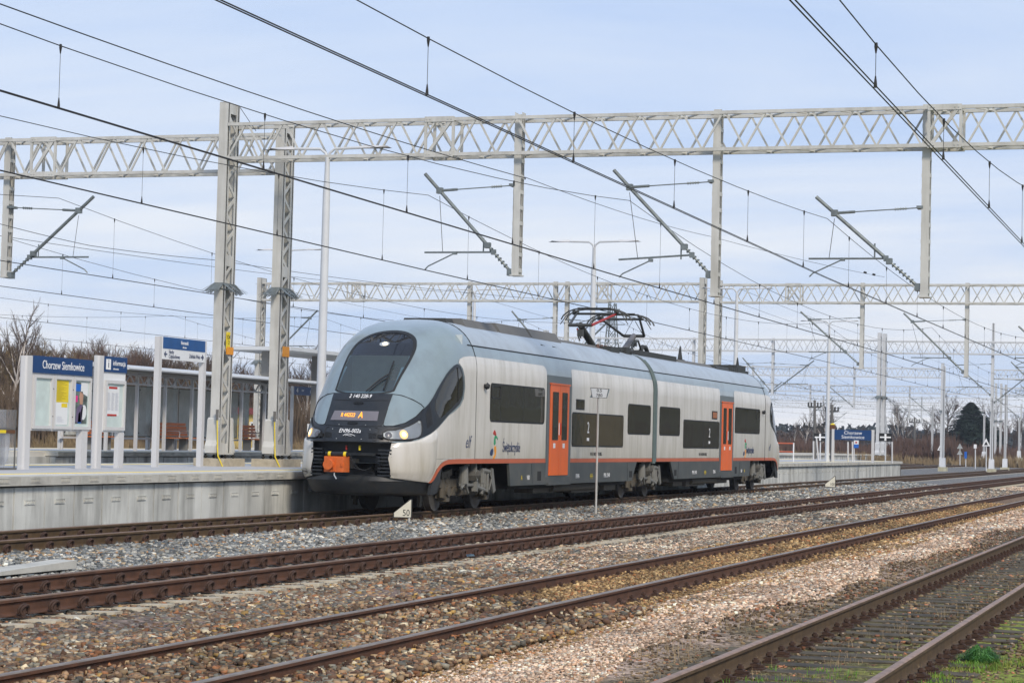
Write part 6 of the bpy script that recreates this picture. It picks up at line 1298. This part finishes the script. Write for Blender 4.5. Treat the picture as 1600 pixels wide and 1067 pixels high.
# ================================================================ vegetation
def rot_about(v, ax, a): return Matrix.Rotation(a, 3, ax) @ v
def bare_tree(h, seed, kind='bare', spread=.55, levels=5):
    r = random.Random(seed); tr = MB(); tw = MB()
    def br(p_, d, L_, R0_, lv):
        pts = [p_]; cur = p_; dd = d.copy(); n_ = 3 if lv > 1 else 5
        for k in range(n_):
            dd = (dd+Vector((r.uniform(-.14, .14), r.uniform(-.14, .14), r.uniform(-.02, .12)))).normalized(); cur = cur+dd*L_/n_; pts.append(cur)
        rs = [R0_*(1-.55*k/n_) for k in range(n_+1)]; (tr if lv <= 1 else tw).tube(pts, rs, 5 if lv == 0 else 3, False)
        if lv >= levels-1: return
        nb = {0: r.randint(13, 16), 1: r.randint(6, 7), 2: r.randint(5, 6), 3: r.randint(3, 4)}.get(lv, 3)
        for k in range(nb):
            u = (.28+.72*(k+.6)/nb) if lv == 0 else (.25+.75*(k+.5)/nb); i = min(int(u*n_), n_-1); q_ = pts[i].lerp(pts[i+1], u*n_-i); ax = Vector((r.uniform(-1, 1), r.uniform(-1, 1), r.uniform(-.3, .3))).normalized()
            nd = rot_about(dd if lv else Vector((0, 0, 1)), ax, r.uniform(spread*.6, spread*1.5)); nd.z = abs(nd.z)*.8+.15; nd.normalize()
            br(q_, nd, L_*r.uniform(.34, .52)*(1.15-.35*u if lv == 0 else 1), R0_*(.45 if lv == 0 else .5), lv+1)
    br(Vector((0, 0, 0)), Vector((0, 0, 1)), h*.80, h*.016, 0); return tr, tw
barkb = mat('bare_bark', (.085, .065, .052), .9, 0, .2, 2); twigm = [mat('bare_twigs', (.085, .062, .050), .9, 0, .25, .6), mat('olive_twigs', (.155, .115, .060), .9, 0, .3, .6), mat('reddish_twigs', (.12, .065, .045), .9, 0, .3, .6)]
birch = mat('birch_bark', (.50, .46, .42), .8, 0, .2, 2)
PT = []
def proto(name, h, seed, mts, spread, lv=5, lab='x'):
    tr, tw = bare_tree(h, seed, spread=spread, levels=lv); E_ = empty(name, (0, 0, 0), lab, 'tree'); tr.build('trunk', mts[0], E_, origin=(0, 0, 0)); tw.build('crown', mts[1], E_, origin=(0, 0, 0)); return E_
PT = [proto('bare_tree', 9, 1, (barkb, twigm[0]), .55), proto('bare_tree', 9, 2, (barkb, twigm[1]), .75), proto('bare_tree', 9, 3, (barkb, twigm[2]), .65), proto('birch_tree', 9, 4, (birch, twigm[0]), .42), proto('bare_tree', 9, 5, (barkb, twigm[0]), .5)]
used = set()
def put(pi, X, Y, hscale, lab, grp, rz=None, wide=1.0):
    P = PT[pi]
    if pi in used: o = copy_tree(P, (X, Y, .3), lab, grp)
    else: used.add(pi); o = P; o.location = (X, Y, .3); tag(o, lab, 'tree', grp)
    o.rotation_euler = (0, 0, rz if rz is not None else random.uniform(0, 6.28)); s = hscale/9*random.uniform(.92, 1.08); o.scale = (s*wide, s*wide, s)
rt = random.Random(21)
LABL = {0: 'bare dark brown tree in the belt beyond the shelter platform', 1: 'bare olive brown bushy tree in the belt at the left', 2: 'bare reddish brown tree in the belt at the left', 3: 'pale-stemmed birch in the belt beyond the shelter platform', 4: 'slender bare tree in the belt beyond the shelter platform'}
for row, (Y, nn_) in enumerate(((60, 64), (66, 58), (74, 50), (84, 40))):
    for k in range(nn_):
        px = -50+590*(k+rt.random())/nn_; X = atX(max(px, -60), 600, 100); d = Fv+Rv*((px-800)/3400.4); X = d.x/d.y*(Y+rt.uniform(-3, 3))
        h_ = (4.6 if px < 330 else 4.3)+(.35 if 100 < px < 330 else 0)+rt.uniform(-.6, .6)+row*.55
        pi = rt.choices([0, 1, 2, 3, 4], [3, 5, 3, .7, 2])[0] if px < 120 else rt.choices([0, 1, 2, 3, 4], [4, 2, 3, .6, 4])[0]
        put(pi, X, Y+rt.uniform(-3, 3), h_, LABL[pi], 'bare winter trees in the belt beyond the station', wide=rt.uniform(.8, 1.25))
q = at(465, 700, .5); 
d = Fv+Rv*((475-800)/3400.4); put(3, d.x/d.y*56, 56, 6.2, 'golden lit birch sapling below the platform number sign', None, 0); 
d = Fv+Rv*((8-800)/3400.4); put(3, d.x/d.y*57, 57, 6.5, 'white-stemmed birch at the left picture edge', None, 1)
# right-hand group of bare trees, birches and the conifer
for px, h_, pi, X, lab in ((1225, 4.6, 4, 300, 'small bare tree just past the train rear'), (1240, 9, 3, 300, 'birch nearest the train rear'), (1258, 10, 3, 290, 'second birch past the train rear'), (1284, 13, 3, 290, 'tall birch left of the lamp pole'), (1296, 12, 0, 300, 'bare tree behind the lamp pole'), (1408, 15, 3, 330, 'tall birch right of the thick platform column'), (1420, 14, 3, 335, 'second birch right of the thick platform column'), (1442, 11, 0, 320, 'broad bare tree between birches and conifer'), (1460, 12, 4, 325, 'bare tree left of the conifer'), (1482, 17, 0, 320, 'dark bare tree at the left side of the conifer'), (1553, 16, 0, 320, 'bare tree at the right side of the conifer'), (1566, 12, 2, 320, 'reddish bare tree right of the conifer'), (1582, 13, 0, 330, 'bare tree near the right picture edge'), (1598, 10, 4, 325, 'bare tree cut by the right picture edge'), (1350, 8, 4, 340, 'small bare tree behind the station board'), (1372, 7, 0, 340, 'low bare tree behind the thick platform column')):
    d = Fv+Rv*((px-800)/3400.4); put(pi, X, X*d.y/d.x, h_*.48, lab, None, wide=1.1)
def conifer(X, Y, h_, lab):
    G = empty('spruce_tree', (X, Y, 0), lab, 'tree'); m_ = MB(); m_.tube([(X, Y, -.5), (X, Y, h_*.95)], [.35, .05], 8); m_.build('trunk', barkb, G); r = random.Random(3); m_ = MB()
    for k in range(13000):
        u = r.random()**.75; z = h_*(.06+.94*u); rad = h_*.62*(1-u)**.72*(.72+.38*((1-u)*12 % 1)+.12*math.sin(u*91)); a = r.uniform(0, 6.283); rr = rad*r.random()**.5*(1+.22*math.sin(a*3+u*9)+.22*math.sin(a*7-u*23))*r.choice((1, 1, 1, 1.12)); x = X+math.cos(a)*rr; y = Y+math.sin(a)*rr; L_ = r.uniform(.3, .75)*(1.2-u*.5)
        dx, dy = math.cos(a+r.uniform(-.5, .5))*L_, math.sin(a+r.uniform(-.5, .5))*L_; nx, ny_ = -dy*.28, dx*.28; z -= rr*.12; m_.add([(x-nx, y-ny_, z), (x+nx, y+ny_, z+r.uniform(-.1, .1)), (x+dx, y+dy, z-.25*L_+r.uniform(-.1, .15))], [(0, 1, 2)])
    m_.build('crown', mat('spruce_needles', (.022, .040, .024), .8, 0, .45, 1.2), G)
d = Fv+Rv*((1519-800)/3400.4); conifer(300, 300*d.y/d.x, 8.0, 'dark green spruce above the bushes at the right'); d = Fv+Rv*((1536-800)/3400.4); conifer(308, 308*d.y/d.x, 6.4, 'smaller dark spruce touching the big one on its right')
# scrub: dense thin stems, nobody could count them
def scrub(name, n_, fx, hmin, hmax, mats_, lab, cat='scrub', lean=.25, wdt=.03):
    r = random.Random(len(name)+n_); m_ = MB()
    for k in range(n_):
        x, y = fx(r); h_ = r.uniform(hmin, hmax)*(1+.35*math.sin(x*.35)*math.sin(x*.13+y*.4)); z = gz(y)-.05; a = r.uniform(0, 6.283); l_ = h_*lean*r.random(); w_ = wdt*r.uniform(.5, 1.6)*(1 if x < 160 else 2.2)
        p1 = (x+math.cos(a)*l_*.3, y+math.sin(a)*l_*.3, z+h_*.55); p2 = (x+math.cos(a)*l_, y+math.sin(a)*l_, z+h_)
        m_.add([(x-w_, y+w_*.3, z), (x+w_, y-w_*.3, z), (p1[0]+w_*.8, p1[1]-w_*.3, p1[2]), (p1[0]-w_*.8, p1[1]+w_*.3, p1[2]), p2], [(0, 1, 2, 3), (3, 2, 4)])
        b2 = a+r.uniform(-2, 2); m_.add([p1, (p1[0]+w_, p1[1], p1[2]+.02), (p1[0]+math.cos(b2)*h_*.25, p1[1]+math.sin(b2)*h_*.25, p1[2]+h_*.35)], [(0, 1, 2)])
    tag(m_.build(name, mats_, None, origin=(0, 0, 0)), lab, cat, kind='stuff')
def wedge(Y0, Y1, p0, p1):
    def f_(r):
        Y = r.uniform(Y0, Y1); px = r.uniform(p0, p1); d = Fv+Rv*((px-800)/3400.4); return d.x/d.y*Y, Y
    return f_
sA = mat('scrub_brown', (.12, .085, .055), .9, 0, .4, .4); sB = mat('scrub_golden', (.21, .155, .085), .9, 0, .35, .35); sC = mat('scrub_red_brown', (.10, .058, .042), .9, 0, .35, .3)
scrub('brown_scrub', 26000, wedge(53, 66, -30, 560), 1.0, 3.6, sA, 'brown leafless scrub beyond the farthest track'); scrub('dry_reeds', 5000, wedge(51, 55, -30, 560), .4, 1.1, sB, 'golden dry grass at the foot of the scrub')
def wedgeX(X0, X1, p0, p1):
    def f_(r):
        X = r.uniform(X0, X1); px = r.uniform(p0, p1); d = Fv+Rv*((px-800)/3400.4); return X, X*d.y/d.x
    return f_
scrub('red_brown_scrub', 9000, wedgeX(255, 300, 1205, 1610), .8, 2.5, sC, 'reddish brown thicket along the far side of the yard', wdt=.045); scrub('golden_grass', 8000, wedgeX(235, 275, 1205, 1610), .3, 1.3, sB, 'golden dry grass along the far side of the yard', wdt=.04); scrub('brown_thicket', 5000, wedgeX(245, 290, 1400, 1500), 1.2, 3.2, sC, 'taller brown bushes right of the platform end', wdt=.045)
# far forest band
def forest(name, X0, X1, p0, p1, n_, h0, h1, base, lab):
    r = random.Random(n_); m_ = MB()
    for k in range(n_):
        X = r.uniform(X0, X1); px = p0+(p1-p0)*(k+r.random())/n_; d = Fv+Rv*((px-800)/3400.4); Y = X*d.y/d.x; h_ = r.uniform(h0, h1); w_ = h_*r.uniform(.18, .34)
        for q_ in range(16):
            a = r.uniform(0, 6.28); z = h_*r.uniform(.05, 1); rr = w_*(1-(z/h_)**2*.8)*r.random(); cx_, cy_ = X+math.cos(a)*rr, Y+math.sin(a)*rr; s_ = h_*.16; m_.add([(cx_+r.uniform(-s_, s_), cy_+r.uniform(-s_, s_), z+r.uniform(-s_, s_)) for _ in range(4)], [(0, 1, 2), (0, 2, 3), (0, 3, 1), (1, 2, 3)])
    tag(m_.build(name, base, None, origin=(0, 0, 0)), lab, 'forest', kind='stuff')
forest('far_forest', 620, 800, 1195, 1620, 420, 5.5, 8.0, mat('far_pine', (.022, .030, .028), .9), 'dark pine forest along the right horizon')
forest('mid_woodland', 330, 420, 1200, 1330, 130, 2.5, 4.2, mat('woodland_brown', (.07, .055, .05), .9), 'brown leafless woodland past the rear of the train')
forest('left_woodland', 240, 300, -40, 700, 400, 5, 8, MATS['woodland_brown'], 'brown leafless woodland behind the left tree belt')
# grass in the nearest track
def grass(name, pts, hmin, hmax, m_t, lab, wd=.004, lean=.6):
    r = random.Random(len(pts)); m_ = MB()
    for x, y, z in pts:
        h_ = r.uniform(hmin, hmax); a = r.uniform(0, 6.283); l_ = h_*lean*r.random(); w_ = wd*r.uniform(.6, 1.5); c, s_ = math.cos(a+1.57)*w_, math.sin(a+1.57)*w_
        p1 = (x+math.cos(a)*l_*.35, y+math.sin(a)*l_*.35, z+h_*.6); p2 = (x+math.cos(a)*l_, y+math.sin(a)*l_, z+h_*(1-.3*l_/h_))
        m_.add([(x-c, y-s_, z), (x+c, y+s_, z), (p1[0]+c*.7, p1[1]+s_*.7, p1[2]), (p1[0]-c*.7, p1[1]-s_*.7, p1[2]), p2], [(0, 1, 2, 3), (3, 2, 4)])
    return m_
rg_ = random.Random(5); gg = mat('green_grass', (.10, .22, .02), .7, 0, .4, 3); gy_ = mat('olive_moss_grass', (.20, .23, .04), .8, 0, .4, 3); gd = mat('dry_grass', (.30, .225, .13), .8, 0, .3, 3)
def clump(cx_, cy_, n_, r_): return [(cx_+rg_.gauss(0, r_), cy_+rg_.gauss(0, r_), gz(cy_)-.01) for _ in range(n_)]
P1, P2, P3 = [], [], []
for k in range(1100):
    x = rg_.uniform(4.5, 22); y = rg_.uniform(.8, 2.5)
    if math.sin(x*2.1)+math.sin(y*5+x) > -.35: P1 += clump(x, y, rg_.randint(10, 34), .05) if rg_.random() < .6 else []; P2 += clump(x, y, rg_.randint(25, 60), .09)
for k in range(420):
    x = rg_.uniform(6, 20); y = rg_.uniform(2.75, 4.1); (P2 if rg_.random() < .6 else P1).extend(clump(x, y, 12, .05))
for k in range(300):
    x = rg_.uniform(7, 40); y = rg_.uniform(2.6, 5.6) if rg_.random() < .5 else rg_.uniform(4.5, 5.5); P3 += clump(x, y, rg_.randint(5, 16), .07)
tag(grass('g', P1, .03, .10, gg, '').build('green_grass', gg, None, origin=(0, 0, 0)), 'fresh green grass in the lower right corner', 'grass', kind='stuff'); tag(grass('g', P2, .02, .06, gy_, '', .005).build('mossy_grass', gy_, None, origin=(0, 0, 0)), 'short olive moss between and beside the nearest rails', 'moss', kind='stuff'); tag(grass('g', P3, .04, .16, gd, '', .0022, 1.0).build('dry_grass', gd, None, origin=(0, 0, 0)), 'straw-coloured dry grass tufts round the nearest track', 'dry grass', kind='stuff')
q = at(1527, 1030, -.40); m_ = MB()
CS = [(rg_.gauss(0, .11), rg_.gauss(0, .09), rg_.uniform(.6, 1.15)) for _ in range(9)]
for _ in range(2200):
    c0_ = rg_.choice(CS); a = rg_.uniform(0, 6.283); rr = abs(rg_.gauss(0, .06))+.005; x, y = q.x+c0_[0]+math.cos(a)*rr, q.y+c0_[1]+math.sin(a)*rr; h_ = max(.02, .13-rr*.7)*rg_.uniform(.4, 1.2)*c0_[2]; o_ = (.02+rr*.5)*rg_.uniform(.3, 1.3); w_ = rg_.uniform(.002, .006); c, s_ = -math.sin(a)*w_, math.cos(a)*w_
    m_.add([(x-c, y-s_, q.z-.02), (x+c, y+s_, q.z-.02), (x+math.cos(a)*o_*.5+c, y+math.sin(a)*o_*.5+s_, q.z+h_), (x+math.cos(a)*o_*.5-c, y+math.sin(a)*o_*.5-s_, q.z+h_), (x+math.cos(a)*o_*1.4, y+math.sin(a)*o_*1.4, q.z+h_*rg_.uniform(.5, 1.1))], [(0, 1, 2, 3), (3, 2, 4)])
tag(m_.build('grass_clump', mat('bright_green_leaves', (.055, .17, .03), .6, 0, .4, 8), None, origin=q), 'bright green leafy weed clump beside the nearest rail', 'weed')
# station building on the camera's own side: the train windows mirror it
SB = empty('station_building', (115, -24, -.4), 'cream station building opposite the train, seen only as a reflection in its windows', 'building')
MB().box(80, 190, -34, -24, -.6, 7.4).build('wall', mat('cream_render', (.36, .31, .22), .85, 0, .1, 1), SB); MB().box(79, 191, -35, -23.2, 7.4, 8.0).build('roof', mat('dark_roofing', (.06, .055, .05), .8), SB)
for k in range(28):
    for z in (.9, 4.2): f = MB().box(82+3.8*k, 83.6+3.8*k, -24.0, -23.9, z, z+2.1).build('window', 'white', SB); MB().box(82.1+3.8*k, 83.5+3.8*k, -23.9, -23.86, z+.1, z+2.0).build('pane', 'win', f)
GS = empty('goods_shed', (265, -24, -.4), 'long ochre goods shed beyond the station building, mirrored in the rear car windows', 'building')
MB().box(205, 345, -36, -24, -.6, 6.2).build('wall', mat('ochre_render', (.24, .20, .14), .85, 0, .2, .5), GS); MB().box(204, 346, -37, -23, 6.2, 7.2).build('roof', MATS['dark_roofing'], GS)
for k in range(14): MB().box(210+9.6*k, 213.5+9.6*k, -24.02, -23.92, -.2, 3.6).build('door', MATS['brown_sticker'], GS)
forest('station_side_wood', 40, 60, 0, 1, 1, 1, 2, MATS['woodland_brown'], 'x') if False else None
r_ = random.Random(9); m_ = MB()
for k in range(900):
    X_ = r_.uniform(20, 420); Y_ = r_.uniform(-60, -40); h_ = r_.uniform(6, 11)
    for q_ in range(8): cx_, cy_, z, s_ = X_+r_.gauss(0, 1.4), Y_+r_.gauss(0, 1.4), h_*r_.random(), 1.3; m_.add([(cx_+r_.uniform(-s_, s_), cy_+r_.uniform(-s_, s_), z+r_.uniform(-s_, s_)) for _ in range(4)], [(0, 1, 2), (0, 2, 3), (0, 3, 1), (1, 2, 3)])
tag(m_.build('wood_behind_station', MATS['woodland_brown'], None, origin=(0, 0, 0)), 'brown woodland behind the station building on the near side', 'forest', kind='stuff')
# ================================================================ haze
hb = MB().box(-60, 900, -80, 600, -2, 42); hm = bpy.data.materials.new('haze'); hm.use_nodes = True; n = hm.node_tree; n.nodes.clear(); o_ = n.nodes.new('ShaderNodeOutputMaterial'); v_ = n.nodes.new('ShaderNodeVolumePrincipled'); v_.inputs['Color'].default_value = (.80, .88, 1, 1); v_.inputs['Density'].default_value = .00022; v_.inputs['Anisotropy'].default_value = .2; n.links.new(v_.outputs[0], o_.inputs['Volume'])
HAZE = True
if HAZE: tag(hb.build('haze', hm), kind='stuff')
